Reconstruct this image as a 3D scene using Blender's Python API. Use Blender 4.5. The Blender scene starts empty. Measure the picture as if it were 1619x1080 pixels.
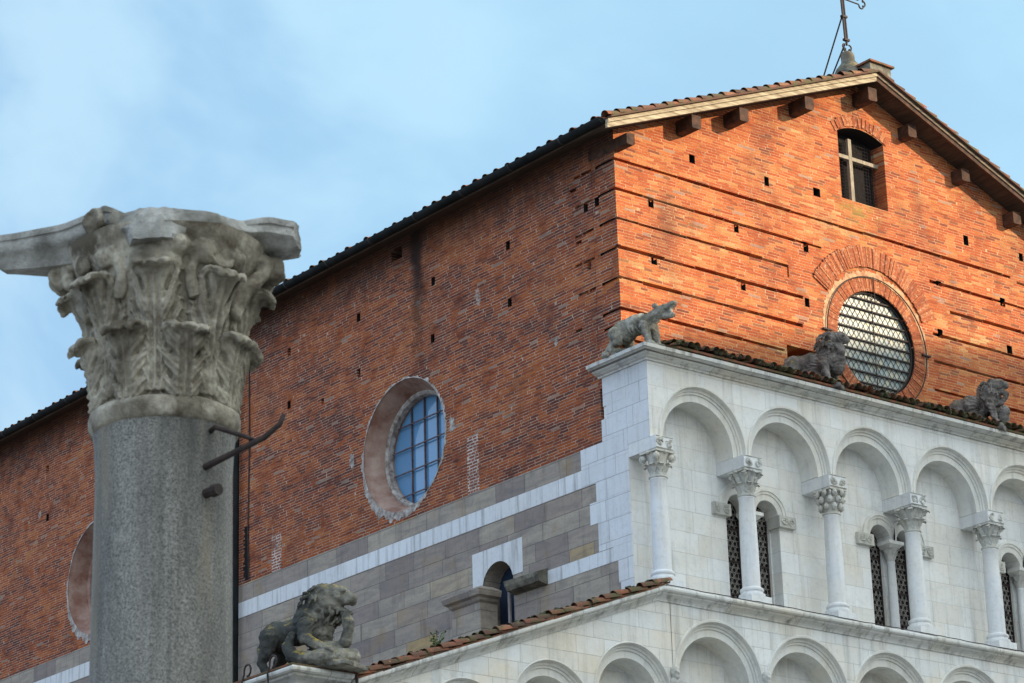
import bpy, bmesh, math, random
from mathutils import Vector, Matrix, noise as mnoise
R = math.radians
PI = math.pi
rnd = random.Random(7)
sc = bpy.context.scene
col = sc.collection

# ------------------------------------------------------------------ camera
F_PX, PIT, ROLL, YAW = 4423.65, 0.344922, -0.0301702, 0.681993
cy_, sy_, cp_, sp_ = math.cos(YAW), math.sin(YAW), math.cos(PIT), math.sin(PIT)
FW = Vector((sy_*cp_, cy_*cp_, sp_)); rt0 = Vector((cy_, -sy_, 0)); up0 = rt0.cross(FW)
RT = math.cos(ROLL)*rt0 + math.sin(ROLL)*up0
UP = -math.sin(ROLL)*rt0 + math.cos(ROLL)*up0
CAM = Vector((-26.489, -29.972, 1.6))
cam = bpy.data.cameras.new('camera'); cam_o = bpy.data.objects.new('camera', cam); col.objects.link(cam_o)
cam_o.matrix_world = Matrix(((RT.x, UP.x, -FW.x, CAM.x), (RT.y, UP.y, -FW.y, CAM.y), (RT.z, UP.z, -FW.z, CAM.z), (0, 0, 0, 1)))
cam.sensor_width = 36.0; cam.lens = 36.0*F_PX/1619.0
cam.clip_start = 0.1; cam.clip_end = 3000
cam.dof.use_dof = True; cam.dof.focus_distance = 43.0; cam.dof.aperture_fstop = 9.0
sc.camera = cam_o

# ------------------------------------------------------------------ light
SUN_AZ, SUN_EL = 145.0, 15.0            # azimuth from +Y towards +X
world = bpy.data.worlds.new("World"); sc.world = world; world.use_nodes = True
wt = world.node_tree
bg = wt.nodes['Background']
sky = wt.nodes.new('ShaderNodeTexSky'); sky.sky_type = 'NISHITA'; sky.sun_disc = False
sky.sun_elevation = R(SUN_EL); sky.sun_rotation = R(SUN_AZ)
sky.air_density = 1.0; sky.dust_density = 1.2; sky.ozone_density = 1.6
tc = wt.nodes.new('ShaderNodeTexCoord')
mp = wt.nodes.new('ShaderNodeMapping'); mp.inputs['Scale'].default_value = (8.0, 8.0, 12.0); mp.inputs['Location'].default_value = (3.1, 0.4, 1.7)
wt.links.new(tc.outputs['Generated'], mp.inputs['Vector'])
cn = wt.nodes.new('ShaderNodeTexNoise'); cn.inputs['Scale'].default_value = 1.0; cn.inputs['Detail'].default_value = 5.0
cn.inputs['Roughness'].default_value = 0.5; cn.inputs['Distortion'].default_value = 0.3
wt.links.new(mp.outputs['Vector'], cn.inputs['Vector'])
def wn(kind, **kw):
    n = wt.nodes.new(kind)
    for k_, v_ in kw.items(): setattr(n, k_, v_)
    return n
def wdot(d):
    n = wn('ShaderNodeVectorMath', operation='DOT_PRODUCT'); n.inputs[1].default_value = tuple(Vector(d).normalized()); wt.links.new(tc.outputs['Generated'], n.inputs[0]); return n.outputs['Value']
def wrange(v, a, b, c, d):
    n = wn('ShaderNodeMapRange', interpolation_type='SMOOTHSTEP'); wt.links.new(v, n.inputs['Value'])
    for k_, x_ in zip(('From Min', 'From Max', 'To Min', 'To Max'), (a, b, c, d)): n.inputs[k_].default_value = x_
    return n.outputs['Result']
def wmix(f, a, b):
    n = wn('ShaderNodeMix', data_type='RGBA'); wt.links.new(f, n.inputs['Factor'])
    for k_, x_ in (('A', a), ('B', b)):
        if hasattr(x_, 'node'): wt.links.new(x_, n.inputs[k_])
        else: n.inputs[k_].default_value = (*x_, 1)
    return n.outputs['Result']
# thin veil over the blue patch behind the church, elsewhere a brighter sky added as fill light, brightest towards the sun
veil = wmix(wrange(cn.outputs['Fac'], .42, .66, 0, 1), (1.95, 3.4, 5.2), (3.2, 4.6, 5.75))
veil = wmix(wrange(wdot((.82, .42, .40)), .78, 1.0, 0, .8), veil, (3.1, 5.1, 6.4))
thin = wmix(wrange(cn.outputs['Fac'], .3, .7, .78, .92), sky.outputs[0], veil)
fill_sky = wmix(wrange(wdot((.57, -.80, .30)), -.25, .75, 0, 1), (4.5, 6.0, 8.2), (10.8, 11.8, 12.2))
off_view = wrange(wdot(FW), .94, .55, 0, 1)
wt.links.new(wmix(off_view, thin, fill_sky), bg.inputs['Color'])
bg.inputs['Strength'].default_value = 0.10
sun = bpy.data.lights.new('sun', 'SUN'); sun.energy = 3.7; sun.angle = R(0.53); sun.color = (1.0, 0.80, 0.56)
sun_o = bpy.data.objects.new('sun', sun); col.objects.link(sun_o)
sd = Vector((math.sin(R(SUN_AZ))*math.cos(R(SUN_EL)), math.cos(R(SUN_AZ))*math.cos(R(SUN_EL)), math.sin(R(SUN_EL))))
sun_o.rotation_euler = sd.to_track_quat('Z', 'Y').to_euler()
sun_o.location = (60, -80, 60)
sc.view_settings.view_transform = 'Standard'; sc.view_settings.look = 'None'
sc.view_settings.exposure = 0.8; sc.view_settings.gamma = 1.0
try: sc.view_settings.use_curve_mapping = False
except Exception: pass

# ------------------------------------------------------------------ mesh helpers
class MB:
    def __init__(s): s.v = []; s.f = []
    def add(s, vs, fs):
        o = len(s.v); s.v += [tuple(p) for p in vs]; s.f += [tuple(i+o for i in f) for f in fs]
    def box(s, x0, x1, y0, y1, z0, z1, M=None):
        vs = [(x, y, z) for x in (x0, x1) for y in (y0, y1) for z in (z0, z1)]
        if M: vs = [M @ Vector(p) for p in vs]
        s.add(vs, [(0, 1, 3, 2), (4, 6, 7, 5), (0, 4, 5, 1), (2, 3, 7, 6), (0, 2, 6, 4), (1, 5, 7, 3)])
    def grid(s, fn, nu, nv, cu=False, cv=False):
        vs = [fn(i/(nu if cu else nu-1), j/(nv if cv else nv-1)) for i in range(nu) for j in range(nv)]
        fs = []
        for i in range(nu if cu else nu-1):
            for j in range(nv if cv else nv-1):
                a, b = i, (i+1) % nu; c, d = j, (j+1) % nv
                fs.append((a*nv+c, b*nv+c, b*nv+d, a*nv+d))
        s.add(vs, fs)
    def prism(s, poly, fn0, fn1):
        n = len(poly); a = [fn0(*p) for p in poly]; b = [fn1(*p) for p in poly]
        s.add(a+b, [tuple(range(n))[::-1], tuple(range(n, 2*n))] + [(i, (i+1) % n, n+(i+1) % n, n+i) for i in range(n)])
    def lathe(s, prof, c=(0, 0, 0), n=24, caps=True, M=None):
        vs = []
        for r, z in prof:
            for k in range(n):
                a = 2*PI*k/n; p = Vector((c[0]+r*math.cos(a), c[1]+r*math.sin(a), c[2]+z)); vs.append(M @ p if M else p)
        m = len(prof); fs = [(i*n+k, i*n+(k+1) % n, (i+1)*n+(k+1) % n, (i+1)*n+k) for i in range(m-1) for k in range(n)]
        if caps: fs += [tuple(range(n))[::-1], tuple((m-1)*n+k for k in range(n))]
        s.add(vs, fs)
    def tube(s, pts, rad, n=8, closed=False):
        pts = [Vector(p) for p in pts]; m = len(pts)
        rr = rad if isinstance(rad, (list, tuple)) else [rad]*m
        vs = []; ref = None
        for i, p in enumerate(pts):
            t = (pts[(i+1) % m]-pts[i-1]) if closed else (pts[min(i+1, m-1)]-pts[max(i-1, 0)])
            t.normalize()
            if ref is None: ref = Vector((0, 0, 1)) if abs(t.z) < .9 else Vector((1, 0, 0))
            u = (ref - t*ref.dot(t))
            if u.length < 1e-6: u = t.orthogonal()
            u.normalize(); w = t.cross(u); ref = u
            vs += [p+rr[i]*(math.cos(2*PI*k/n)*u+math.sin(2*PI*k/n)*w) for k in range(n)]
        fs = [(i*n+k, i*n+(k+1) % n, ((i+1) % m)*n+(k+1) % n, ((i+1) % m)*n+k) for i in range(m if closed else m-1) for k in range(n)]
        if not closed: fs += [tuple(range(n))[::-1], tuple((m-1)*n+k for k in range(n))]
        s.add(vs, fs)
    def ell(s, c, r, n=14, M=None):
        if not isinstance(r, (tuple, list)): r = (r, r, r)
        c = Vector(c); h = n//2+1; vs = []
        for j in range(1, h):
            for k in range(n):
                a = PI*j/h; b = 2*PI*k/n
                p = Vector((r[0]*math.sin(a)*math.cos(b), r[1]*math.sin(a)*math.sin(b), r[2]*math.cos(a)))
                vs.append(c+(M @ p if M else p))
        m = h-1; fs = [(i*n+k, (i+1)*n+k, (i+1)*n+(k+1) % n, i*n+(k+1) % n) for i in range(m-1) for k in range(n)]
        t = Vector((0, 0, r[2])); t = M @ t if M else t
        vs += [c+t, c-t]; T = m*n
        fs += [(T, k, (k+1) % n) for k in range(n)]+[(T+1, (m-1)*n+(k+1) % n, (m-1)*n+k) for k in range(n)]
        s.add(vs, fs)
    def mesh(s, name):
        me = bpy.data.meshes.new(name); me.from_pydata(s.v, [], s.f); me.update()
        bm = bmesh.new(); bm.from_mesh(me); bmesh.ops.recalc_face_normals(bm, faces=bm.faces); bm.to_mesh(me); bm.free()
        return me
    def build(s, name, m, parent=None, smooth=False, angle=None):
        me = s.mesh(name); return link(name, me, m, parent, smooth, angle)

def link(name, me, m, parent=None, smooth=False, angle=None):
    me.materials.clear(); me.materials.append(m)
    if smooth or angle:
        me.polygons.foreach_set('use_smooth', [True]*len(me.polygons))
        if angle:
            me.update()
            try: me.set_sharp_from_angle(angle=R(angle))
            except Exception: pass
    o = bpy.data.objects.new(name, me); col.objects.link(o)
    if parent: o.parent = parent
    return o

def evaluated(me, mods):
    o = bpy.data.objects.new('tmp', me); col.objects.link(o); extra = []
    for kind, kw in mods:
        md = o.modifiers.new(kind, kind)
        for k, v in kw.items():
            if k == 'object':
                co = bpy.data.objects.new('cut', v); col.objects.link(co); extra.append(co); v = co
            setattr(md, k, v)
    dg = bpy.context.evaluated_depsgraph_get(); dg.update()
    res = bpy.data.meshes.new_from_object(o.evaluated_get(dg))
    for e in extra+[o]: bpy.data.objects.remove(e)
    return res

def cut(mb, cutter):
    return evaluated(mb.mesh('a'), [('BOOLEAN', dict(operation='DIFFERENCE', solver='EXACT', use_self=True, object=cutter.mesh('c')))])

def sculpt(mb, voxel=.016, smooth=3, amp=.008, scale=14.0, seed=0.0, strand=None):
    me = evaluated(mb.mesh('s'), [('REMESH', dict(mode='VOXEL', voxel_size=voxel)), ('SMOOTH', dict(factor=.5, iterations=smooth))])
    nn = [Vector(v.normal) for v in me.vertices]
    for v, n in zip(me.vertices, nn):
        p = Vector(v.co)*scale+Vector((seed, seed*1.7, 0))
        d = mnoise.noise(p)*amp+mnoise.noise(p*2.7)*amp*.5
        if strand: d += strand(Vector(v.co))
        v.co = Vector(v.co)+n*d
    me.update(); return me

def solid(mb, thick, voxel, smooth=2, amp=.006, scale=16.0, seed=0.0):
    me = evaluated(mb.mesh('l'), [('SOLIDIFY', dict(thickness=thick, offset=-1.0)), ('REMESH', dict(mode='VOXEL', voxel_size=voxel)), ('SMOOTH', dict(factor=.5, iterations=smooth))])
    for v in me.vertices:
        p = Vector(v.co); q = p*scale+Vector((seed, 0, seed)); v.co = p+mnoise.noise_vector(q)*amp+mnoise.noise_vector(q*2.9)*amp*.45
    me.update(); return me
def thing(name, label, cat, loc=(0, 0, 0), rz=0, group=None):
    o = bpy.data.objects.new(name, None); col.objects.link(o); o.location = loc; o.rotation_euler = (0, 0, rz)
    o['label'] = label; o['category'] = cat
    if group: o['group'] = group
    return o
def tag(o, label, cat, group=None):
    o['label'] = label; o['category'] = cat
    if group: o['group'] = group
    return o

# ------------------------------------------------------------------ materials
class NT:
    def __init__(s, name, rough=.85, spec=.3):
        s.m = bpy.data.materials.new(name); s.m.use_nodes = True; s.t = s.m.node_tree
        s.b = s.t.nodes['Principled BSDF']; s.b.inputs['Roughness'].default_value = rough
        s.b.inputs['Specular IOR Level'].default_value = spec
        s.geo = s.t.nodes.new('ShaderNodeNewGeometry')
    def put(s, sock, v):
        if v is None: return
        if hasattr(v, 'node'): s.t.links.new(v, sock)
        else:
            if isinstance(v, tuple) and len(v) == 3 and sock.type == 'RGBA': v = (*v, 1)
            sock.default_value = v
    def math(s, op, a, b=0.0, clamp=False):
        n = s.t.nodes.new('ShaderNodeMath'); n.operation = op; n.use_clamp = clamp
        s.put(n.inputs[0], a); s.put(n.inputs[1], b); return n.outputs[0]
    def mix(s, f, a, b, mode='MIX'):
        n = s.t.nodes.new('ShaderNodeMix'); n.data_type = 'RGBA'; n.blend_type = mode
        s.put(n.inputs['Factor'], f); s.put(n.inputs['A'], a); s.put(n.inputs['B'], b); return n.outputs['Result']
    def noise(s, vec, scale, detail=4, rough=.55, dist=0, out='Fac'):
        n = s.t.nodes.new('ShaderNodeTexNoise'); s.put(n.inputs['Vector'], vec); n.inputs['Scale'].default_value = scale
        n.inputs['Detail'].default_value = detail; n.inputs['Roughness'].default_value = rough; n.inputs['Distortion'].default_value = dist
        return n.outputs[out]
    def rng(s, v, a, b, c=0.0, d=1.0, smooth=False):
        n = s.t.nodes.new('ShaderNodeMapRange'); s.put(n.inputs['Value'], v)
        if smooth: n.interpolation_type = 'SMOOTHSTEP'
        for k, x in zip(('From Min', 'From Max', 'To Min', 'To Max'), (a, b, c, d)): n.inputs[k].default_value = x
        return n.outputs['Result']
    def ramp(s, v, stops, const=False):
        n = s.t.nodes.new('ShaderNodeValToRGB'); s.put(n.inputs[0], v); e = n.color_ramp.elements
        if const: n.color_ramp.interpolation = 'CONSTANT'
        while len(e) < len(stops): e.new(.5)
        for el, (p, c) in zip(e, stops): el.position = p; el.color = (*c, 1)
        return n.outputs[0]
    def sep(s, v):
        n = s.t.nodes.new('ShaderNodeSeparateXYZ'); s.put(n.inputs[0], v); return n.outputs
    def comb(s, x, y, z=0.0):
        n = s.t.nodes.new('ShaderNodeCombineXYZ'); s.put(n.inputs[0], x); s.put(n.inputs[1], y); s.put(n.inputs[2], z); return n.outputs[0]
    def white(s, v):
        n = s.t.nodes.new('ShaderNodeTexWhiteNoise'); n.noise_dimensions = '1D'; s.put(n.inputs['W'], v); return n.outputs['Value']
    def scale(s, v, k):
        n = s.t.nodes.new('ShaderNodeVectorMath'); n.operation = 'MULTIPLY'; s.put(n.inputs[0], v); n.inputs[1].default_value = k; return n.outputs[0]
    def brick(s, vec, w, h, m, smooth=.1):
        n = s.t.nodes.new('ShaderNodeTexBrick'); s.put(n.inputs['Vector'], vec); n.offset = 0.0; n.squash = 1.0
        for k, x in (('Scale', 1.0), ('Brick Width', w), ('Row Height', h), ('Mortar Size', m), ('Mortar Smooth', smooth), ('Bias', 0.0)): n.inputs[k].default_value = x
        n.inputs['Color1'].default_value = (0, 0, 0, 1); n.inputs['Color2'].default_value = (1, 1, 1, 1); n.inputs['Mortar'].default_value = (.5, .5, .5, 1)
        return n.outputs['Color'], n.outputs['Fac']
    def bump(s, h, dist, strength=1.0, prev=None):
        n = s.t.nodes.new('ShaderNodeBump'); s.put(n.inputs['Height'], h); n.inputs['Distance'].default_value = dist; n.inputs['Strength'].default_value = strength
        if prev is not None: s.put(n.inputs['Normal'], prev)
        return n.outputs[0]
    def done(s, color, normal=None, rough=None):
        s.put(s.b.inputs['Base Color'], color)
        if normal is not None: s.put(s.b.inputs['Normal'], normal)
        if rough is not None: s.put(s.b.inputs['Roughness'], rough)
        return s.m
    @property
    def P(s): return s.geo.outputs['Position']

def mat_brick(name, axis, ramp, mortar, mort_amt, dark_amt, stain=None, cvar=.46, W=.225, H=.0488, ms=.0052, patch=0.0):
    t = NT(name, .9, .15); P = t.P; x, y, z = t.sep(P)
    u = x if axis == 'x' else y
    wob = t.noise(P, .9, 2)
    v = t.math('ADD', z, t.math('MULTIPLY', t.math('SUBTRACT', wob, .5), .05))
    fine = t.noise(P, 9, 2)
    v = t.math('ADD', v, t.math('MULTIPLY', t.math('SUBTRACT', fine, .5), .011))
    row = t.math('FLOOR', t.math('DIVIDE', v, H))
    u = t.math('ADD', u, t.math('MULTIPLY', t.white(row), W))
    wv = t.noise(t.comb(t.math('MULTIPLY', u, 2.6), t.math('MULTIPLY', row, 7.31), 0.0), 1.0, 1)
    u = t.math('ADD', u, t.math('MULTIPLY', t.math('SUBTRACT', wv, .5), .42))
    c, f = t.brick(t.comb(u, v), W, H, ms, .35)
    c = t.sep(c)[0]
    vary = t.math('ADD', t.math('MULTIPLY', c, cvar), t.math('MULTIPLY', t.math('SUBTRACT', t.noise(t.scale(P, (.6, .6, 1.3)), .75, 3), .5), 1.0))
    vary = t.math('ADD', vary, t.math('MULTIPLY', t.math('SUBTRACT', t.noise(t.scale(P, (.5, .5, 2.6)), 1.7, 4), .5), .5))
    vary = t.math('ADD', vary, .5-.5*cvar, True)
    base = t.ramp(vary, ramp)
    base = t.mix(t.rng(t.noise(P, 38, 3, .7), .42, .72, 0, .60), base, (.085, .04, .03))     # pitted faces
    base = t.mix(t.rng(t.noise(t.scale(P, (1, 1, 1.6)), 23, 2, .6), .58, .74, 0, .26), base, (.60, .36, .20))   # lime bloom
    gb = t.white(t.math('ADD', t.math('MULTIPLY', c, 771.3), t.math('MULTIPLY', row, 3.17)))
    base = t.mix(t.rng(gb, .978, .98, 0, .6), base, (.28, .235, .19)); base = t.mix(t.rng(gb, .06, .055, 0, .6), base, (.10, .045, .035))
    base = t.mix(t.rng(t.noise(t.scale(P, (1, 1, .5)), 1.4, 4), .5, .8, 0, dark_amt), base, (.07, .035, .03))
    mm = t.rng(t.noise(P, 2.6, 4, .65), .30, .52)
    mort = t.mix(mm, (.09, .05, .035), mortar)
    mf = t.math('MULTIPLY', f, t.rng(t.noise(P, 7, 3), .3, .6, mort_amt*.45, mort_amt))
    base = t.mix(mf, base, mort)
    if patch:
        pm = t.rng(t.noise(P, 1.9, 5, .6), .665, .70, 0, patch)
        pm = t.math('MULTIPLY', pm, t.rng(t.noise(P, 16, 3), .38, .55))
        base = t.mix(pm, base, (.42, .38, .33))
    if stain: base = stain(t, base, x, y, z)
    h = t.math('SUBTRACT', t.math('ADD', t.math('MULTIPLY', c, .5), t.math('MULTIPLY', t.noise(P, 30, 3), .6)), t.math('MULTIPLY', f, t.rng(mm, 0, 1, 1.1, .5)))
    return t.done(base, t.bump(h, .014, .9))

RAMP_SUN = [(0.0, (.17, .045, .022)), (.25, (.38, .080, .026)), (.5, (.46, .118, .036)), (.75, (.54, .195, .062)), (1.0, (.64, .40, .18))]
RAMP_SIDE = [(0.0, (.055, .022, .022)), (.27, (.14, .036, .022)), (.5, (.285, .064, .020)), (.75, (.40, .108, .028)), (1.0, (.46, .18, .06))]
def side_stain_shade(t, base, x, y, z):
    # vertical soot runs below the leaking gutter joint, real marks on the wall
    d = t.math('ABSOLUTE', t.math('SUBTRACT', t.math('ADD', y, t.math('MULTIPLY', t.noise(t.P, 2.2, 3), .5)), 5.38))
    m = t.math('MULTIPLY', t.rng(d, .03, .30, 1, 0, True), t.rng(z, 16.6, 18.9, .12, .95))
    base = t.mix(m, base, (.02, .015, .014))
    d2 = t.math('ABSOLUTE', t.math('SUBTRACT', t.math('ADD', y, t.math('MULTIPLY', t.noise(t.P, 3, 3), .4)), .55))
    m2 = t.math('MULTIPLY', t.rng(d2, .05, .45, .55, 0, True), t.rng(z, 15.2, 16.2, .6, 0))
    base = t.mix(m2, base, (.10, .09, .085))
    top = t.math('MULTIPLY', t.rng(t.math('ADD', z, t.noise(t.scale(t.P, (1, 2.5, .4)), 2)), 19.1, 19.8), .7)  # darker under the eaves: grime plus eave shade put into the colour
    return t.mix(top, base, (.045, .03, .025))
def face_stain(t, base, x, y, z):
    # moss run below the attic window
    d = t.math('ABSOLUTE', t.math('SUBTRACT', x, 5.35)); m = t.math('MULTIPLY', t.rng(d, .1, .75, 1, 0, True), t.rng(z, 18.85, 19.45, .2, .9))
    m = t.math('MULTIPLY', m, t.rng(t.noise(t.P, 5, 4, .7), .46, .62))
    return t.mix(t.math('MULTIPLY', m, t.rng(z, 19.44, 19.5, 1, 0)), base, (.22, .20, .05))
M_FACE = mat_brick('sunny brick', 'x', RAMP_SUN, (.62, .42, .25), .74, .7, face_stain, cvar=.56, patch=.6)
M_SIDE = mat_brick('side brick', 'y', RAMP_SIDE, (.55, .44, .34), .76, .5, side_stain_shade, ms=.0060, patch=.75)

M_PATCH = mat_brick('patch brick', 'y', [(0, (.14, .05, .035)), (.5, (.26, .085, .05)), (1, (.36, .15, .09))], (.60, .52, .46), 1.1, .2, W=.11, H=.052, ms=.011)
def mat_marble(name, axis, base=(.70, .70, .665), warm=.45, W=.78, H=.40, joint=.35, streak=0.0, blue=0.0):
    t = NT(name, .62, .3); P = t.P; x, y, z = t.sep(P)
    if axis:
        u = x if axis == 'x' else y
        row = t.math('FLOOR', t.math('DIVIDE', z, H)); u = t.math('ADD', u, t.math('MULTIPLY', t.white(row), W))
        v = t.math('ADD', z, t.math('MULTIPLY', t.math('SUBTRACT', t.noise(P, .8, 1), .5), .012))
        c, f = t.brick(t.comb(u, v), W, H, .0045, .2); c = t.sep(c)[0]
    else: c, f = None, None
    b = t.mix(t.rng(t.noise(P, 1.1, 5, .6, .6), .42, .72, 0, warm), base, (.66, .565, .40))
    b = t.mix(t.rng(t.noise(t.scale(P, (1, 1, 2.2)), 2.7, 6, .62, 1.2), .52, .78, 0, .42), b, (.44, .46, .47))
    b = t.mix(t.rng(t.noise(P, 14, 5, .7), .52, .78, 0, .38), b, (.34, .33, .30)); b = t.mix(t.rng(t.noise(P, .7, 5, .65, .8), .45, .72, 0, .35), b, (.47, .49, .50)); b = t.mix(t.rng(t.noise(P, 26, 3, .7), .66, .74, 0, .55), b, (.20, .19, .165))
    if c is not None:
        b = t.mix(t.math('MULTIPLY', c, .24), b, (.46, .475, .48)); wc = t.white(t.math('ADD', t.math('MULTIPLY', c, 913.7), row)); b = t.mix(t.rng(wc, .55, 1, 0, warm*.55), b, (.64, .56, .42)); b = t.mix(t.rng(wc, .3, 0, 0, .3), b, (.80, .82, .83)); b = t.mix(t.math('MULTIPLY', f, joint), b, (.16, .15, .13))
    if streak:
        sv = t.noise(t.scale(P, (7, 7, .5)), 1.0, 5, .65)
        b = t.mix(t.rng(sv, .5, .75, 0, streak), b, (.13, .125, .11))
    h = t.math('ADD', t.noise(P, 55, 3), t.math('MULTIPLY', t.noise(P, 9, 3), 1.5))
    if f is not None: h = t.math('SUBTRACT', h, t.math('MULTIPLY', f, 1.6))
    return t.done(b, t.bump(h, .006, .55))
M_MARB = mat_marble('front marble', 'x', W=.70, H=.335, base=(.73, .735, .71), joint=.27, streak=.34)
M_MARBL = mat_marble('lower front marble', 'x', W=.52, H=.262, base=(.69, .70, .675), warm=.75, joint=.42, streak=.42)
M_MARBS = mat_marble('quoin marble', 'y', base=(.64, .66, .68), streak=.3, warm=.12, W=.62, H=.33, joint=.6)
M_BAND = mat_marble('white band marble', 'y', base=(.62, .64, .66), warm=.15, W=1.9, H=9.0, joint=.7, streak=.8)
M_MOULD = mat_marble('moulding marble', None, base=(.66, .66, .62), warm=.5, streak=.30)
M_CORN = mat_marble('cornice marble', 'x', base=(.56, .56, .52), warm=.5, W=1.45, H=7.77, joint=.9, streak=.95)
M_SHAFT = mat_marble('shaft marble', None, base=(.66, .675, .675), warm=.22, streak=.25)
M_CARVE = mat_marble('carved marble', None, base=(.47, .47, .43), warm=.4, streak=.7)

def mat_ashlar():
    t = NT('grey sandstone ashlar', .85, .2); P = t.P; x, y, z = t.sep(P); H = .292; W = .86
    zz = t.math('SUBTRACT', z, 14.13)
    row = t.math('FLOOR', t.math('DIVIDE', zz, H)); u = t.math('ADD', y, t.math('MULTIPLY', t.white(row), W*3))
    u = t.math('ADD', u, t.math('MULTIPLY', t.noise(t.comb(t.math('MULTIPLY', y, .9), row, 0.0), 1.0, 1), .9))
    c, f = t.brick(t.comb(u, zz), W, H, .006, .2); c = t.sep(c)[0]
    b = t.ramp(c, [(0, (.24, .20, .18)), (.3, (.30, .255, .215)), (.62, (.345, .295, .24)), (.86, (.38, .33, .26)), (.93, (.40, .28, .13)), (1, (.31, .26, .225))])
    b = t.mix(t.rng(t.noise(t.scale(P, (1, .5, 2.4)), 3, 6, .6, 1.0), .40, .72, 0, .55), b, (.125, .115, .12)); b = t.mix(t.rng(t.noise(t.scale(P, (1, 1.6, .35)), 3, 5, .65), .52, .72, 0, .5), b, (.10, .085, .07)); b = t.mix(t.rng(t.noise(P, 17, 5, .7), .5, .75, 0, .4), b, (.13, .115, .10))
    b = t.mix(t.rng(t.noise(P, 1.3, 4), .58, .72, 0, .5), b, (.28, .19, .085))
    b = t.mix(t.math('MULTIPLY', f, .6), b, (.075, .07, .065))
    h = t.math('SUBTRACT', t.noise(P, 30, 4), t.math('MULTIPLY', f, 1.8))
    return t.done(b, t.bump(h, .008, .7))
M_ASH = mat_ashlar()

def mat_stone(name, base, dark, light, lichen=0.0, moss=0.0, sc_=1.0, rough=.9, bumpd=.008, crust=None):
    t = NT(name, rough, .2); tcn = t.t.nodes.new('ShaderNodeTexCoord'); P = tcn.outputs['Object']
    b = t.mix(t.rng(t.noise(P, 3.2*sc_, 6, .62, .4), .38, .66), dark, base)
    b = t.mix(t.rng(t.noise(P, 5.5*sc_, 5, .6), .52, .74, 0, .75), b, light)
    b = t.mix(t.rng(t.noise(P, 38*sc_, 4, .7), .5, .8, 0, .6), b, dark)
    nz = t.sep(t.geo.outputs['Normal'])[2]
    if crust:                                                # black biological crust on the beast's weathered hind part
        cx_ = t.math('ADD', t.sep(P)[0], t.math('MULTIPLY', t.math('SUBTRACT', t.noise(P, 5, 4), .5), .35))
        b = t.mix(t.rng(cx_, crust[0], crust[1], .85, 0, True), b, (.032, .036, .036))
    if moss:
        m = t.math('MULTIPLY', t.rng(nz, .25, .8), t.rng(t.noise(P, 9*sc_, 5, .65), .45, .58, 0, moss)); b = t.mix(m, b, (.055, .06, .022))
    if lichen:
        m = t.math('MULTIPLY', t.rng(nz, .35, .85), t.rng(t.noise(P, 7.5*sc_, 5, .7), .52, .60, 0, lichen)); b = t.mix(m, b, (.36, .26, .03))
    return t.done(b, t.bump(t.math('ADD', t.noise(P, 60*sc_, 4, .7), t.noise(P, 16*sc_, 4)), bumpd, .8))
M_LION = mat_stone('weathered lion stone', (.235, .22, .18), (.065, .064, .055), (.48, .45, .36), lichen=1.0, moss=.5, sc_=.9, crust=(.02, .30))
M_LIONG = mat_stone('grey lion stone', (.215, .195, .18), (.06, .052, .045), (.37, .34, .32), lichen=.4, moss=.9, sc_=1.2)
M_BEAST = mat_stone('pale beast stone', (.34, .325, .275), (.11, .105, .085), (.54, .52, .45), lichen=.35, moss=.8)
M_CAP = mat_stone('old capital marble', (.44, .40, .315), (.10, .083, .058), (.68, .63, .51), sc_=1.0, bumpd=.01)
M_CAPTOP = mat_stone('abacus marble', (.45, .44, .40), (.15, .145, .125), (.60, .59, .55), sc_=.9, bumpd=.014, moss=.25)
M_FIN = mat_stone('ridge stone', (.24, .22, .17), (.08, .075, .06), (.33, .31, .25), lichen=.5, moss=.9)
M_MOSS = mat_stone('moss clumps', (.075, .075, .035), (.03, .03, .02), (.13, .12, .055), sc_=2.0)

def mat_granite():
    t = NT('grey granite', .8, .3); tcn = t.t.nodes.new('ShaderNodeTexCoord'); P = tcn.outputs['Object']
    b = t.mix(t.rng(t.noise(P, 75, 3, .75), .36, .66), (.07, .069, .063), (.31, .30, .265))
    b = t.mix(t.rng(t.noise(P, 190, 2, .7), .45, .7, 0, .5), b, (.36, .35, .31))
    b = t.mix(t.rng(t.noise(t.scale(P, (2.6, 2.6, .45)), 1.2, 5, .6), .45, .70, 0, .8), b, (.06, .06, .054))
    b = t.mix(t.rng(t.noise(t.scale(P, (2.2, 2.2, .3)), 2.1, 5, .6), .56, .70, 0, .5), b, (.25, .20, .13))
    b = t.mix(t.rng(t.noise(t.scale(P, (9, 9, .35)), 1.0, 5, .65), .54, .74, 0, .6), b, (.05, .05, .045)); b = t.mix(t.rng(t.noise(P, 5.5, 4, .6), .62, .72, 0, .4), b, (.36, .35, .31))
    return t.done(b, t.bump(t.noise(P, 90, 4, .7), .006, .6))
M_GRAN = mat_granite()

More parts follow.
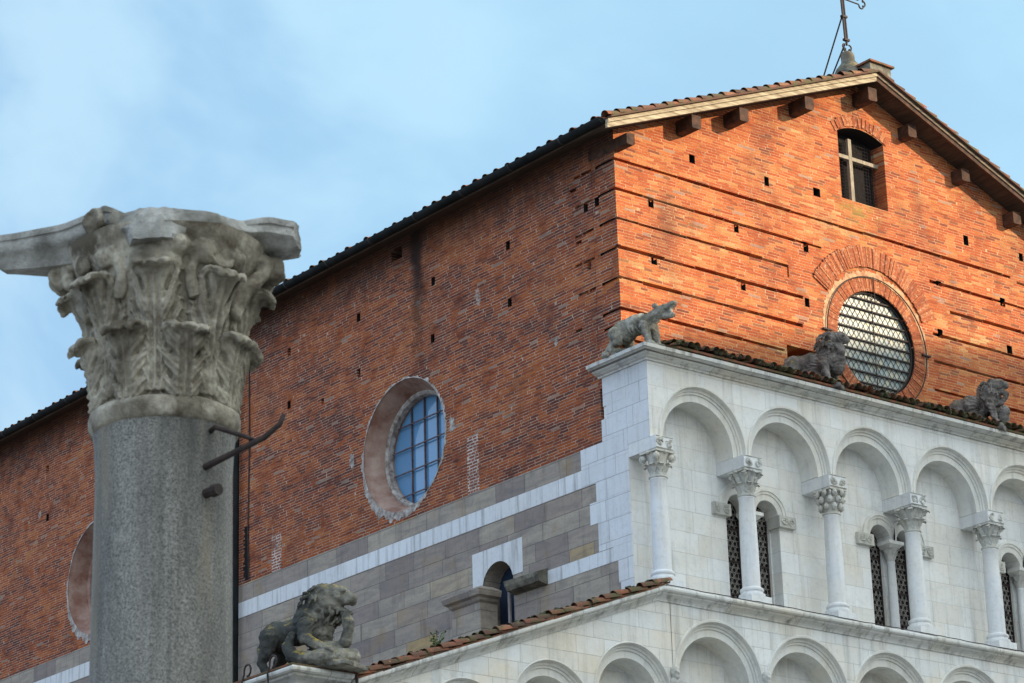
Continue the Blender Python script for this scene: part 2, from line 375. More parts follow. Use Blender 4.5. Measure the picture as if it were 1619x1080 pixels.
def mat_tile(name, moss):
    t = NT(name, .9, .2); P = t.P
    rpi = t.geo.outputs['Random Per Island']
    b = t.ramp(rpi, [(0, (.08, .045, .035)), (.35, (.16, .07, .045)), (.7, (.27, .095, .05)), (1, (.24, .14, .085))])
    b = t.mix(t.rng(t.noise(P, 8, 5, .65), .45, .7, 0, .75), b, (.075, .06, .045))
    b = t.mix(t.rng(t.noise(P, 5, 5, .7), .62-.2*moss, .72-.2*moss, 0, min(.92, .3+moss)), b, (.085, .08, .04))
    b = t.mix(t.rng(t.noise(P, 13, 3, .6), .68, .74, 0, .7), b, (.36, .30, .10))
    return t.done(b, t.bump(t.noise(P, 45, 4), .006, .7))
M_TILE = mat_tile('terracotta roof tile', .6)
M_TILEA = mat_tile('aisle roof tile', .72)
M_TILEM = mat_tile('mossy roof tile', .85)
def mat_simple(name, a, b_, scale=6, rough=.8, stretch=(1, 1, 1), bump=.004, metal=0.0, spec=.3):
    t = NT(name, rough, spec); P = t.scale(t.P, stretch)
    c = t.mix(t.rng(t.noise(P, scale, 5, .62), .35, .68), a, b_); t.b.inputs['Metallic'].default_value = metal
    return t.done(c, t.bump(t.noise(P, scale*6, 4), bump, .6))
M_WOODL = mat_simple('weathered verge board', (.20, .15, .09), (.50, .43, .30), 3, stretch=(.5, 8, 8))
M_WOODG = mat_simple('grey verge strip', (.08, .06, .045), (.24, .19, .13), 3, stretch=(.5, 8, 8))
M_WOODD = mat_simple('dark purlin timber', (.028, .016, .011), (.10, .045, .025), 8)
M_SOFF = mat_simple('roof boarding', (.04, .028, .02), (.09, .06, .04), 4, stretch=(6, .6, 1))
M_WOODW = mat_simple('grey window timber', (.20, .165, .12), (.36, .31, .235), 9, stretch=(4, 4, 1))
M_IRON = mat_simple('rusted iron', (.018, .014, .014), (.055, .035, .028), 20, .7)
M_GUT = mat_simple('dark painted gutter', (.008, .011, .012), (.022, .025, .026), 3, .75, spec=.12)
M_VOID = mat_simple('unlit interior', (.006, .005, .005), (.012, .01, .01), 3, .95)  # near-black in place of the shade inside holes and the attic room
M_PLAST = mat_simple('old lime plaster', (.20, .095, .068), (.40, .29, .235), 2.6, .9, bump=.01)
M_PLASTW = mat_simple('sandy mortar', (.34, .15, .075), (.56, .38, .22), 9, .9, bump=.015)
M_LIME = mat_simple('white lime mortar', (.17, .13, .11), (.52, .49, .45), 9, .9, bump=.015)
M_BLUEP = mat_simple('window surround paint', (.19, .165, .16), (.30, .275, .265), 4, .8)
M_LEAD = mat_simple('lead came', (.02, .02, .02), (.055, .052, .05), 12, .6)
M_LEADP = mat_simple('pale lead roundel', (.14, .13, .115), (.30, .28, .25), 12, .6)
M_BAR = mat_simple('brown window bar', (.07, .05, .055), (.13, .09, .095), 12, .6)
M_LEAF = mat_simple('weed leaf', (.05, .11, .03), (.10, .17, .05), 9, .7)
M_SOIL = mat_simple('red brick voussoir', (.30, .09, .045), (.50, .20, .10), 9)
M_PAVE = mat_simple('stone paving', (.20, .19, .175), (.30, .28, .255), 1.2, .9)
M_RENDER = mat_simple('ochre render', (.42, .33, .21), (.50, .40, .27), .6, .9)
M_SHUT = mat_simple('green shutter', (.04, .07, .05), (.06, .09, .065), 4, .6)
def mat_vous():
    t = NT('ring brick', .9, .15); P = t.P
    b = t.ramp(t.geo.outputs['Random Per Island'], [(0, (.27, .075, .035)), (.35, (.37, .105, .042)), (.75, (.43, .13, .052)), (1, (.49, .20, .09))])
    b = t.mix(t.rng(t.noise(P, 30, 4, .7), .40, .68, 0, .75), b, (.10, .045, .035)); b = t.mix(t.rng(t.noise(P, 17, 3, .7), .55, .70, 0, .6), b, (.60, .40, .25))
    return t.done(b, t.bump(t.noise(P, 40, 4), .012, .9))
M_VOUS = mat_vous()
def mat_glass(name, base, ior, rough, rand=None):
    t = NT(name, rough, .5); t.b.inputs['IOR'].default_value = ior; P = t.P
    c = base
    if rand:
        x, y, z = t.sep(P); k = rand
        a = t.math('FLOOR', t.math('DIVIDE', t.math('ADD', t.math('SUBTRACT', x, 5.58), t.math('MULTIPLY', z, .72)), k)); d = t.math('FLOOR', t.math('DIVIDE', t.math('SUBTRACT', t.math('SUBTRACT', x, 5.58), t.math('MULTIPLY', z, .72)), k))
        w = t.white(t.math('ADD', t.math('MULTIPLY', a, 17.31), t.math('MULTIPLY', d, 5.77)))
        w = t.math('ADD', t.math('MULTIPLY', w, .6), t.math('MULTIPLY', t.noise(P, 2.4, 3), .5))
        c = t.ramp(w, [(.1, (.15, .20, .21)), (.4, (.25, .30, .29)), (.65, (.33, .36, .32)), (.9, (.44, .40, .27))])
    return t.done(c, t.bump(t.noise(P, 3.5, 2), .004, .5))
M_PANE = mat_glass('pane with painted sky blue', (.11, .26, .44), 1.7, .07)  # blue base carries the sky reflection as painted colour
M_NAVY = mat_glass('dark navy pane', (.022, .04, .075), 1.5, .12)
M_MILK = mat_glass('pale diamond glass', (.3, .35, .36), 1.45, .38, rand=.118)
M_DARKG = mat_glass('dark roundel glass', (.014, .014, .015), 1.5, .12)

# ------------------------------------------------------------------ ground and the unseen house shading the church front
g = MB(); g.grid(lambda a, b: (-900+1800*a, -900+1800*b, 0.0), 8, 8)
go = g.build('ground', M_PAVE); go['kind'] = 'structure'

pal = thing('town_house', 'tall plain ochre town house unseen across the square, shaped to shade the church front', 'house', (46, -46, 0))
def PB(name, m, fn):
    b = MB(); fn(b); return b.build(name, m, pal)
HP = 30.6  # roof line shaped to set the shade edge on gable and column
PB('wall', M_RENDER, lambda b: b.prism([(-75, 0), (24, 0), (24, 17), (3.0, 18), (2.99, HP+1.7), (-3, HP+1.8), (-7, HP+1.4), (-11.5, HP+.6), (-14.5, HP-.1), (-18, HP-.8), (-18.01, 19), (-75, 17)], lambda x, z: (x, -14, z), lambda x, z: (x, 0, z)))
PB('roof', M_TILE, lambda b: b.prism([(-18.5, HP-.9), (-14.5, HP-.1), (-11.5, HP+.6), (-7, HP+1.4), (-3, HP+1.8), (3.4, HP+1.7), (3.4, HP+1.9), (-3, HP+2.0), (-7, HP+1.6), (-11.5, HP+.8), (-14.5, HP+.1), (-18.5, HP-.7)], lambda x, z: (x, -14.8, z), lambda x, z: (x, .6, z)))
win_me = None
for i in range(14):
    for j in range(5):
        b = MB(); x = -50+i*6.6; z = 3.5+j*5.6
        if x > 22 or (j > 2 and not -17 < x < 2): continue
        b.box(x-.6, x+.6, .003, .06, z, z+2.1); b.box(x-.7, x+.7, .003, .12, z-.12, z-.003)
        b.build('window_shutter', M_SHUT, pal)

# ------------------------------------------------------------------ the church
church = thing('church', 'Romanesque church with red brick nave walls, white marble arcaded front and tiled gable', 'church')
CX = 5.58; NW = 11.16
ROOF = lambda x: 21.59-.397*abs(x-CX)

# --- brick gable front
w = MB(); D0, D1 = 0.0, .553
w.prism([(0, 15.3), (NW, 15.3), (NW, ROOF(NW)+.05), (CX, ROOF(CX)+.05), (0, ROOF(0)+.05)], lambda x, z: (x, D0, z), lambda x, z: (x, D1, z))
c = MB()
def hole(x, z, w_=.11, h_=.14, d=.50): c.box(x-w_/2, x+w_/2, -.2, d, z-h_/2, z+h_/2)
for x, z in ((.724, 18.35), (1.653, 19.33), (.733, 17.40), (2.539, 18.355), (3.286, 19.34), (2.616, 17.37), (4.088, 18.37), (4.03, 17.39), (8.02, 19.38), (7.16, 17.49), (8.896, 17.55), (8.83, 18.41), (9.43, 19.38), (10.3, 17.5), (10.3, 18.4)):
    hole(x, z, .10+.035*rnd.random(), .145+.04*rnd.random())
hole(7.23, 18.41, .13, .09); hole(4.43, 19.42, .16, .15); hole(3.83, 16.38, .66, .36, .45)
def groove(x0, x1, z, h=.056, d=.085):
    x = x0; zz = z
    while x < x1:                                         # short runs with a slightly wandering bed joint
        n = min(x1, x+rnd.uniform(.5, 1.1)); hh = h*rnd.uniform(.7, 1.15); zz = z+rnd.uniform(-.006, .006)
        if not (n-x < .12): c.box(x, n-.0015, -.2, d*rnd.uniform(.8, 1.1), zz-hh/2, zz+hh/2)
        x = n
GZ = (18.93, 18.43, 17.94, 17.455, 16.96, 16.45, 15.97)
groove(-.1, 9.1, GZ[0]); groove(9.25, NW+.1, GZ[0]-.06)
groove(-.1, 4.45, GZ[1]); groove(7.0, NW+.1, GZ[1]-.02)
groove(-.1, 3.66, GZ[2]); c.box(3.62, 3.66, -.2, .05, 17.74, 17.915); groove(7.45, NW+.1, GZ[2])
groove(-.1, 3.95, GZ[3]); groove(6.98, NW+.1, GZ[3]); groove(-.1, 3.9, GZ[4]); groove(6.95, NW+.1, GZ[4])
groove(-.1, 3.45, GZ[5]); groove(6.9, NW+.1, GZ[5]); groove(-.1, 3.4, GZ[6]); groove(6.85, NW+.1, GZ[6])
# attic window
AWX0, AWX1, AWZ0, AWZ1 = 5.02, 6.12, 19.47, 20.70
def arch_poly(x0, x1, z0, z1, rise, n=12):
    m = (x0+x1)/2; h = (x1-x0)/2; rr = (h*h+rise*rise)/(2*rise); a = math.asin(h/rr)
    return [(x0, z0), (x1, z0)]+[(m+rr*math.sin(a-2*a*k/n), z1-(rr-rise)+rr*math.cos(a-2*a*k/n)-0) for k in range(n+1)]
def arch_cut(b, x0, x1, z0, z1, rise, y0, y1):
    b.prism(arch_poly(x0, x1, z0, z1, rise), lambda x, z: (x, y0, z), lambda x, z: (x, y1, z))
arch_cut(c, AWX0, AWX1, AWZ0, AWZ1-.0, .14, -.2, .9)
# round window: shallow recess for the ring, then the opening
OZ = 17.0
def circ(r, n=56): return [(CX+r*math.cos(2*PI*k/n), OZ+r*math.sin(2*PI*k/n)) for k in range(n)]
c.prism(circ(.90), lambda x, z: (x, -.2, z), lambda x, z: (x, .9, z))
for z in GZ[:6]: c.box(-.2, .045, -.1, .40+rnd.random()*.1, z-.03, z+.018)
c.box(-.2, .04, .2, .4, 16.18, 16.22); c.box(-.2, .3, .60-.2, .70-.2, 18.28, 18.43)
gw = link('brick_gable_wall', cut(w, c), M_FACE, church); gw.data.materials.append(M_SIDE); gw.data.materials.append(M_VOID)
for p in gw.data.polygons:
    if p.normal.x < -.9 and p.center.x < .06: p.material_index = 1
    elif p.center.y > .14 and p.area < .10 and abs(p.center.y-.553) > .01: p.material_index = 2  # deep faces of the small holes coloured near-black to stand for shade

def ring_bricks(b, r0, r1, a0, a1, y0, y1, wd=.062, cx=CX, cz=OZ, jit=.012):
    n = int(abs(a1-a0)*((r0+r1)/2)/wd); 
    for k in range(n):
        a = a0+(a1-a0)*(k+.5)/n; hw = abs(a1-a0)/n/2*.95
        ra = r0+rnd.uniform(-jit, jit); rb = r1+rnd.uniform(-jit*2, jit*2); yy = y0+rnd.uniform(-.008, .008)
        P = [(ra, a-hw), (ra, a+hw), (rb, a+hw), (rb, a-hw)]
        b.prism(P, lambda r, t: (cx+r*math.cos(t), yy, cz+r*math.sin(t)), lambda r, t: (cx+r*math.cos(t), y1, cz+r*math.sin(t)))
b = MB(); ring_bricks(b, .905, 1.13, 0, 2*PI, -.012, .06, .036, jit=.006); b.build('oculus_brick_ring', M_VOUS, church)
b = MB(); ring_bricks(b, 1.24, 1.60, R(24), R(150), -.03, .05, .036, cz=OZ+.08, jit=.008); b.build('relieving_arch', M_VOUS, church)
b = MB(); ring_bricks(b, 1.02, 1.20, R(54), R(126), -.014, .05, .045, cx=5.57, cz=19.85)
b.build('attic_window_arch', M_VOUS, church)
# plaster between ring and relieving arch
def jag(a, s, k=9.0): return mnoise.noise(Vector((math.cos(a)*k, math.sin(a)*k, s)))
b = MB(); b.grid(lambda u, v: (lambda a, r: (CX+r*math.cos(a), -.006, OZ+r*math.sin(a)))(R(-10)+R(190)*u, 1.132+(.10+.06*jag(R(190)*u, 3.3)+.05*jag(R(190)*u, 8.1, 25))*v), 160, 4)
b.build('oculus_plaster', M_PLASTW, church)
b = MB(); b.tube([(CX+1.155*math.cos(t*PI/30), -.035, OZ+1.14*math.sin(t*PI/30)) for t in range(60)], .011, 6, True)
for a in (0, 180): b.box(CX+1.155*math.cos(R(a))-.1, CX+1.155*math.cos(R(a))+.1, -.05, .05, OZ-.012, OZ+.012)
b.tube([(CX+.0, -.04, OZ+.70), (CX, -.04, OZ+1.16)], .008, 6)
b.build('oculus_iron_hoop', M_IRON, church)
# facade oculus glazing
ocu = MB(); ocu.prism(circ(.93), lambda x, z: (x, .10, z), lambda x, z: (x, .13, z)); OG = ocu.build('round_window', M_MILK, church)
lead = MB(); k = .118; s = .72; L = .895
def chord(p, d):                                              # clip a line to the round opening
    px, pz = p; dx, dz = d; dd = dx*dx+dz*dz; bq = px*dx+pz*dz; cc = px*px+pz*pz-L*L; q = bq*bq-dd*cc
    if q <= 0: return None
    q = math.sqrt(q); t0, t1 = (-bq-q)/dd, (-bq+q)/dd
    return (px+dx*t0, pz+dz*t0), (px+dx*t1, pz+dz*t1)
zoff = OZ*s % k
for sg in (1, -1):
    for i in range(-24, 25):
        off = i*k - sg*OZ*s + sg*round(OZ*s/k)*k
        # lines x + sg*s*z = off
        q = chord((off, 0), (-sg*s, 1))
        if q: lead.tube([(CX+q[0][0], .092, OZ+q[0][1]), (CX+q[1][0], .092, OZ+q[1][1])], .0048, 4)
lead.build('lead_lattice', M_LEAD, OG)
for i in range(9):
    z = -.72+i*.185; h = math.sqrt(max(0, .9**2-z*z)); b = MB()
    b.box(CX-h, CX+h, .055, .085, OZ+z-.011, OZ+z+.011); b.build('saddle_bar', M_IRON, OG)
b = MB(); b.tube([(CX+.01, .05, OZ-.9), (CX+.01, .05, OZ+.9)], .009, 6); b.build('stanchion', M_IRON, OG)
b = MB(); b.tube([(CX+.885*math.cos(t*PI/28), .06, OZ+.885*math.sin(t*PI/28)) for t in range(56)], .014, 6, True); b.build('window_frame', M_IRON, OG)
# attic window: timber cross, wire mesh, near-black sheet in place of the room's shade
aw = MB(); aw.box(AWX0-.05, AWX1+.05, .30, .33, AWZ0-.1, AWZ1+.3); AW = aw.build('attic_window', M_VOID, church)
b = MB(); b.box(5.42, 5.495, .15, .21, AWZ0, AWZ1-.005); b.build('window_mullion', M_WOODW, AW)
b = MB(); b.box(AWX0, 5.42, .155, .205, 20.31, 20.375); b.box(5.495, AWX1, .155, .205, 20.31, 20.375); b.build('window_transom', M_WOODW, AW)
b = MB()
for i in range(1, 18): b.tube([(AWX0+i*.0625, .23, AWZ0), (AWX0+i*.0625, .23, AWZ1-.02)], .004, 4)
for i in range(1, 20): b.tube([(AWX0, .235, AWZ0+i*.0625), (AWX1, .235, AWZ0+i*.0625)], .004, 4)
b.build('wire_mesh', M_IRON, AW)

# --- long side wall, brick above, sandstone with marble bands below
YL = 42.0
w = MB(); w.prism([(.56, 14.45), (YL, 14.45), (YL, 19.45), (.56, 19.45)], lambda y, z: (0, y, z), lambda y, z: (.6, y, z))
c = MB()
def shole(y, z, w_=.10, h_=.15, d=.32): c.box(-.2, d, y-w_/2, y+w_/2, z-h_/2, z+h_/2)
for y, z in ((2.682, 18.36), (4.69, 18.374), (6.83, 18.388), (8.956, 18.381), (2.677, 17.375), (4.736, 17.378), (6.844, 17.377), (8.958, 17.396), (17.55, 18.43), (17.49, 17.41), (15.2, 18.4), (13.1, 18.4), (19.6, 18.42), (.72, 18.353), (.70, 17.365), (11.2, 18.38), (13.2, 17.4)):
    shole(y, z)
shole(7.925, 17.177, .08, .10); shole(5.70, 19.2, .30, .22); shole(1.02, 18.737, .16, .05, .08); shole(.92, 17.83, .14, .05, .08); shole(1.0, 16.383, .16, .05, .1); shole(13.8, 19.1, .3, .25); shole(10.3, 14.95, .03, .8)
for z in GZ[:5]:
    y = .56
    for i in range(2): n = y+rnd.uniform(.12, .28); c.box(-.2, .045, y-.01, n, z-.03, z+.018); y = n+.03
O1 = (5.58, 15.75); O2 = (15.45, 15.75); RO, RI, DD = 1.155, .94, .43
for oy, oz in (O1, O2):
    n = 56
    c.grid(lambda u, v: (lambda a, q: (q[1], oy+q[0]*math.cos(a), oz+q[0]*math.sin(a)))(2*PI*v, [(0, -.25), (RO+.14, -.25), (RI-.0, DD), (RI, .9), (0, .9)][int(round(u*4))]), 5, n, cv=True)
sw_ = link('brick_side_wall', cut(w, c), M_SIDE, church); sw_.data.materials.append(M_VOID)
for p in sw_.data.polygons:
    if p.center.x > .13 and p.area < .09 and p.center.x < .45 and not any(abs(math.hypot(p.center.y-q[0], p.center.z-q[1])-1.05) < .3 for q in (O1, O2)): p.material_index = 1  # hole interiors here too get near-black instead of natural shade
# ashlar
w = MB(); w.prism([(.02, 6.0), (YL, 6.0), (YL, 14.45), (.02, 14.45)], lambda y, z: (0, y, z), lambda y, z: (.6, y, z))
c = MB(); 
pz = [(2.79, 11.5), (3.57, 11.5)]+[(3.18+.39*math.cos(PI*k/14), 12.80+.39*math.sin(PI*k/14)) for k in range(15)]
c.prism(pz, lambda y, z: (-.2, y, z), lambda y, z: (.45, y, z))
link('ashlar_side_wall', cut(w, c), M_ASH, church)
# marble pieces set 5 mm proud of the sandstone and brick
def panel(name, polys, m, x0=-.005):
    b = MB()
    for p in polys: b.prism(p, lambda y, z: (x0, y, z), lambda y, z: (.03, y, z))
    return b.build(name, m, church)
def rect(y0, y1, z0, z1): return [(y0, z0), (y1, z0), (y1, z1), (y0, z1)]
b = MB(); y = 1.07
panel('white_marble_band', [rect(1.075, YL, 13.852, 14.128)], M_BAND)
quo = [rect(-.027, .50, 15.0, 15.47), rect(-.027, .43, 14.80, 14.998), rect(-.027, .55, 14.452, 14.798), rect(-.027, 1.068, 14.13, 14.45),
       rect(-.027, 1.073, 13.85, 14.128), rect(-.027, .74, 13.56, 13.848), rect(-.027, .90, 13.22, 13.558), rect(-.027, .725, 12.77, 13.218), rect(-.027, .40, 12.54, 12.768), rect(-.027, .30, 12.2, 12.538), rect(-.027, .26, 11.5, 12.198)]
panel('marble_quoins', quo, M_MARBS)
panel('lower_marble_band', [rect(.405, 1.95, 12.545, 12.76)], M_BAND)
# small side window: marble head, sill block, pier
head = MB(); head.prism(rect(2.55, 3.81, 12.885, 13.44), lambda y, z: (-.006, y, z), lambda y, z: (.03, y, z))
ch = MB(); ch.prism([(2.79, 11.8), (3.57, 11.8)]+[(3.18+.39*math.cos(PI*k/14), 12.80+.39*math.sin(PI*k/14)) for k in range(15)], lambda y, z: (-.2, y, z), lambda y, z: (.2, y, z))
SW = link('side_window', cut(head, ch), M_BAND, church); SW['label'] = 'round-headed side window in a white marble block'
b = MB(); b.box(.33, .36, 2.8, 3.56, 11.6, 13.2); b.build('window_pane', M_NAVY, SW)
b = MB(); b.tube([(.02, 2.93, 11.6), (.02, 2.93, 12.75), (.02, 2.93, 12.80)], .03, 6); b.build('window_frame', M_BLUEP, SW)
pier = MB(); pier.box(-.34, -.002, 3.21, 3.93, 11.4, 12.50)
PI_ = pier.build('wall_pier', M_ASH, church)
b = MB(); pr = [(0.0, 12.503), (.03, 12.53), (.05, 12.57), (.10, 12.60), (.12, 12.66), (.12, 12.70), (-.10, 12.80)]
for i in range(len(pr)-1):
    (o0, z0), (o1, z1) = pr[i], pr[i+1]
    q0 = [(-.34-o0, 3.21-o0), (-.34-o0, 3.93+o0), (-.003, 3.93+o0), (-.003, 3.21-o0)]; q1 = [(-.34-o1, 3.21-o1), (-.34-o1, 3.93+o1), (-.003, 3.93+o1), (-.003, 3.21-o1)]
    b.add([(x, y, z0) for x, y in q0]+[(x, y, z1) for x, y in q1], [(0, 1, 5, 4), (1, 2, 6, 5), (2, 3, 7, 6), (3, 0, 4, 7)])
    if i == 0: b.add([(x, y, z0) for x, y in q0], [(3, 2, 1, 0)])
b.add([(x, y, 12.80) for x, y in q1], [(0, 1, 2, 3)])
b.build('pier_cap', M_ASH, PI_)
b = MB(); b.prism([(0, 12.55), (.16, 12.58), (.21, 12.66), (.22, 12.73), (.0, 12.80)], lambda o, z: (-.003-o, 1.955, z), lambda o, z: (-.003-o, 2.75, z))
for v in range(len(b.v)): b.v[v] = tuple(Vector(b.v[v])+mnoise.noise_vector(Vector(b.v[v])*9)*.02)
led = b.build('stone_ledge', M_FIN, church)

# side round windows
def ring_surface(b, prof, oy, oz, n=64):
    b.grid(lambda u, v: (lambda a, q: (q[1], oy+q[0]*math.cos(a), oz+q[0]*math.sin(a)))(2*PI*v, prof[int(round(u*(len(prof)-1)))]), len(prof), n, cv=True)
for oi, (oy, oz) in enumerate((O1, O2)):
    b = MB(); ring_surface(b, [(RO, -.006), (RO-.035, .05), (RI+.05, DD-.10), (RI+.045, DD-.07), (RI, DD-.05), (RI-.01, DD+.06)], oy, oz)
    sp = b.build('side_oculus', M_PLAST, church, angle=40)
    b = MB()                                                   # ragged lime mortar round the rim
    def edge(u, v):
        a = 2*PI*u; j = .035+.04*jag(a, 1.1, 6)+.045*jag(a, 7.7, 30)
        low = max(0, -math.sin(a-.5))**2*.11*(1.0+.8*jag(a, 4.2, 14)) if math.cos(a) > -.4 else 0
        r = RO-.02+(max(.015, j)+low)*v
        return (-.011+.006*v, oy+r*math.cos(a), oz+r*math.sin(a))
    b.grid(edge, 220, 3, cu=True); b.build('lime_rim', M_LIME, sp)
    b = MB(); ring_surface(b, [(RI+.06, DD-.10), (RI+.02, DD-.115), (RI-.015, DD-.08), (RI-.02, DD+.02)], oy, oz); b.build('window_surround', M_LIME if oi == 0 else M_PLAST, sp, angle=40)
    b = MB(); b.prism([(oy+(RI+.02)*math.cos(2*PI*k/48), oz+(RI+.02)*math.sin(2*PI*k/48)) for k in range(48)], lambda y, z: (DD+.06, y, z), lambda y, z: (DD+.08, y, z))
    b.build('window_pane', M_PANE, sp)
    b = MB()
    for i in range(-1, 3):
        yy = -.22+.36*(i-.3); h = math.sqrt(max(.01, RI**2-yy**2)); b.box(DD+.02, DD+.05, oy+yy-.010, oy+yy+.010, oz-h, oz+h)
    for i in range(-1, 3):
        zz = -.16+.41*(i-.28); h = math.sqrt(max(.01, RI**2-zz**2)); b.box(DD+.0, DD+.018, oy-h, oy+h, oz+zz-.010, oz+zz+.010)
    b.build('glazing_bars', M_BAR, sp)
# two blocked slots patched in later, redder brick
for oy, z0, z1 in ((3.73, 14.455, 15.40), (9.35, 14.455, 15.12)):
    panel_ = MB(); panel_.prism([(oy-.15, z0), (oy+.15, z0), (oy+.15, z1), (oy-.15, z1)], lambda y, z: (-.006, y, z), lambda y, z: (.03, y, z)); panel_.build('brick_patch', M_PATCH, church)
# white lime splashes on the brick
for y, z, r in ((7.05, 15.85, .13), (4.25, 15.75, .14), (1.55, 16.35, .08)):
    b = MB(); b.grid(lambda u, v: (lambda a, rr: (-.006, y+rr*math.cos(a)*.7, z+rr*math.sin(a)))(2*PI*u, (r*(.8+.55*jag(2*PI*u, y*3.1, 1.6)+.3*jag(2*PI*u, y, 6)))*v), 60, 4, cu=True)
    b.build('lime_splash', M_LIME, church)

# gutter, downpipe, cable
gx, gz, gr = -.52, 19.33, .088
b = MB(); b.grid(lambda u, v: (lambda a, r: (gx+r*math.cos(a), -.36+(YL+.36)*u, gz+.02+r*math.sin(a)))(PI+PI*(v*2 if v <= .5 else (1-v)*2), gr if v <= .5 else gr-.008), 2, 24)
b.grid(lambda u, v: (gx+gr*u*math.cos(PI+PI*v), -.36, gz+.02+gr*u*math.sin(PI+PI*v)), 3, 13)
G = b.build('gutter', M_GUT, church, angle=40)
y = .6
while y < 21:
    b = MB(); b.grid(lambda u, v: (gx+(gr+.007)*math.cos(PI+PI*v), y+.03*u, gz+.02+(gr+.007)*math.sin(PI+PI*v)), 2, 12); b.build('gutter_strap', M_LEAD, G); y += 1.27
b = MB(); b.tube([(-.50, 10.5, 19.28), (-.46, 10.5, 19.15), (-.12, 10.5, 18.75), (-.10, 10.5, 18.6), (-.10, 10.5, 8)], .055, 12); b.build('downpipe', M_GUT, church, smooth=True)
b = MB(); b.tube([(-.015, 10.22, 19.2), (-.015, 10.20, 17), (-.015, 10.24, 15.4), (-.02, 10.2, 14.5)], .013, 5); b.build('lightning_cable', M_IRON, church)
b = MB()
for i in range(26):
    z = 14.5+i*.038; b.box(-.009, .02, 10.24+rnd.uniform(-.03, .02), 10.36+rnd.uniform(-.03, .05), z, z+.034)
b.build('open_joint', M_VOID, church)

# --- main roof
EX = 6.10                                                    # half width to the eaves
b = MB(); YV = -.42
T = .05
def roofpoly(lo, hi, ex): return [(CX-ex, ROOF(CX-ex)+lo), (CX, ROOF(CX)+lo), (CX+ex, ROOF(CX+ex)+lo), (CX+ex, ROOF(CX+ex)+hi), (CX, ROOF(CX)+hi), (CX-ex, ROOF(CX-ex)+hi)]
b.prism(roofpoly(.055, .13, EX-.05), lambda x, z: (x, YV, z), lambda x, z: (x, YL, z)); RF = b.build('roof', M_SOFF, church)
for sg in (-1, 1):                                           # verge boards
    b = MB(); b.prism([(CX+sg*.0, ROOF(CX)-.015), (CX+sg*EX, ROOF(CX+EX)-.015), (CX+sg*EX, ROOF(CX+EX)+.06), (CX+sg*.0, ROOF(CX)+.06)], lambda x, z: (x, YV-.05, z), lambda x, z: (x, YV-.003, z))
    if sg > 0: b.build('verge_board', M_WOODD, RF); b = MB()
    b.prism([(CX+sg*.0, ROOF(CX)+.065), (CX+sg*EX, ROOF(CX+EX)+.065), (CX+sg*EX, ROOF(CX+EX)+.125), (CX+sg*.0, ROOF(CX)+.125)], lambda x, z: (x, YV-.075, z), lambda x, z: (x, YV-.003, z))
    b.build('verge_board', M_WOODL if sg < 0 else M_WOODG, RF)
def coppi(b, p0, d, side, up, n, ln=.34, r=.085, over=.27, jit=.010):
    """a run of half-round tiles from p0 along d, each lapping the next"""
    p0 = Vector(p0); d = Vector(d).normalized(); side = Vector(side).normalized(); up = Vector(up)
    for i in range(n):
        q = p0+d*(i*over)+side*rnd.uniform(-jit, jit)+up*(rnd.uniform(-jit, jit)*.6); tw = rnd.uniform(-.05, .05)
        def f(u, v):
            rr = r*(1.0 if u < .5 else .82); th = PI*(v if v <= .5 else 1-v)*2; inner = .016 if v > .5 else 0
            th = PI*(v*2) if v <= .5 else PI*(2-2*v)
            lift = .035 if u < .5 else 0.0
            return q+d*(u*ln)+side*((rr-inner)*math.cos(th)+tw*(u-.5)*.3)+up*((rr-inner)*math.sin(th)+lift)
        b.grid(f, 2, 18, cv=True)
slope = Vector((1, 0, .397)).normalized(); upn = Vector((-.397, 0, 1)).normalized(); slr = Vector((-1, 0, .397)).normalized(); upr = Vector((.397, 0, 1)).normalized()
b = MB()
nt = int(EX*1.076/.27)
for k, y in enumerate((-.45, -.20)): coppi(b, (CX-EX-.02, y, ROOF(CX-EX)+.135), slope, (0, 1, 0), upn, nt)
for k, y in enumerate((-.45, -.20)): coppi(b, (CX+EX+.02, y, ROOF(CX+EX)+.135), slr, (0, 1, 0), upr, nt)
y = .05
while y < YL: coppi(b, (CX-EX-.03, y, ROOF(CX-EX)+.108+rnd.uniform(-.012, .02)), slope, (0, 1, 0), upn, 2, r=.088); y += .272+rnd.uniform(-.015, .015)
b.prism(roofpoly(.133, .165, EX-.02), lambda x, z: (x, -.55, z), lambda x, z: (x, YL, z))
coppi(b, (CX, -.30, ROOF(CX)+.19), (0, 1, 0), (1, 0, 0), (0, 0, 1), 30, r=.11)
b.build('roof_tiles', M_TILE, RF)
b = MB(); b.box(5.50, 6.0, -.42, -.05, 21.70, 21.93); b.build('ridge_block', M_FIN, RF)
b = MB(); b.box(5.46, 6.05, -.47, -.0, 21.933, 21.968); b.build('ridge_slab', M_TILE, RF)
for x, z, ye, rr in ((5.53, 21.36, -.40, .115), (3.995, 20.79, -.40, .11), (2.48, 20.19, -.40, .11), (1.42, 19.79, -.40, .11), (.06, 19.17, -.34, .09), (6.60, 21.01, -.26, .11), (7.87, 20.50, -.26, .11), (9.12, 19.99, -.26, .11), (10.4, 19.48, -.26, .11)):
    b = MB(); h_ = rr*.80; q_ = [(-h_, -h_*1.1), (-h_*.7, -h_*1.3), (h_*.7, -h_*1.3), (h_, -h_*1.1), (h_, h_*1.3), (-h_, h_*1.3)]
    b.prism(q_, lambda u, v: (x+u+v*.0, ye+.012*math.sin(u*60), z+v-.02), lambda u, v: (x+u, .6, z+v)); b.build('purlin', M_WOODD, RF)

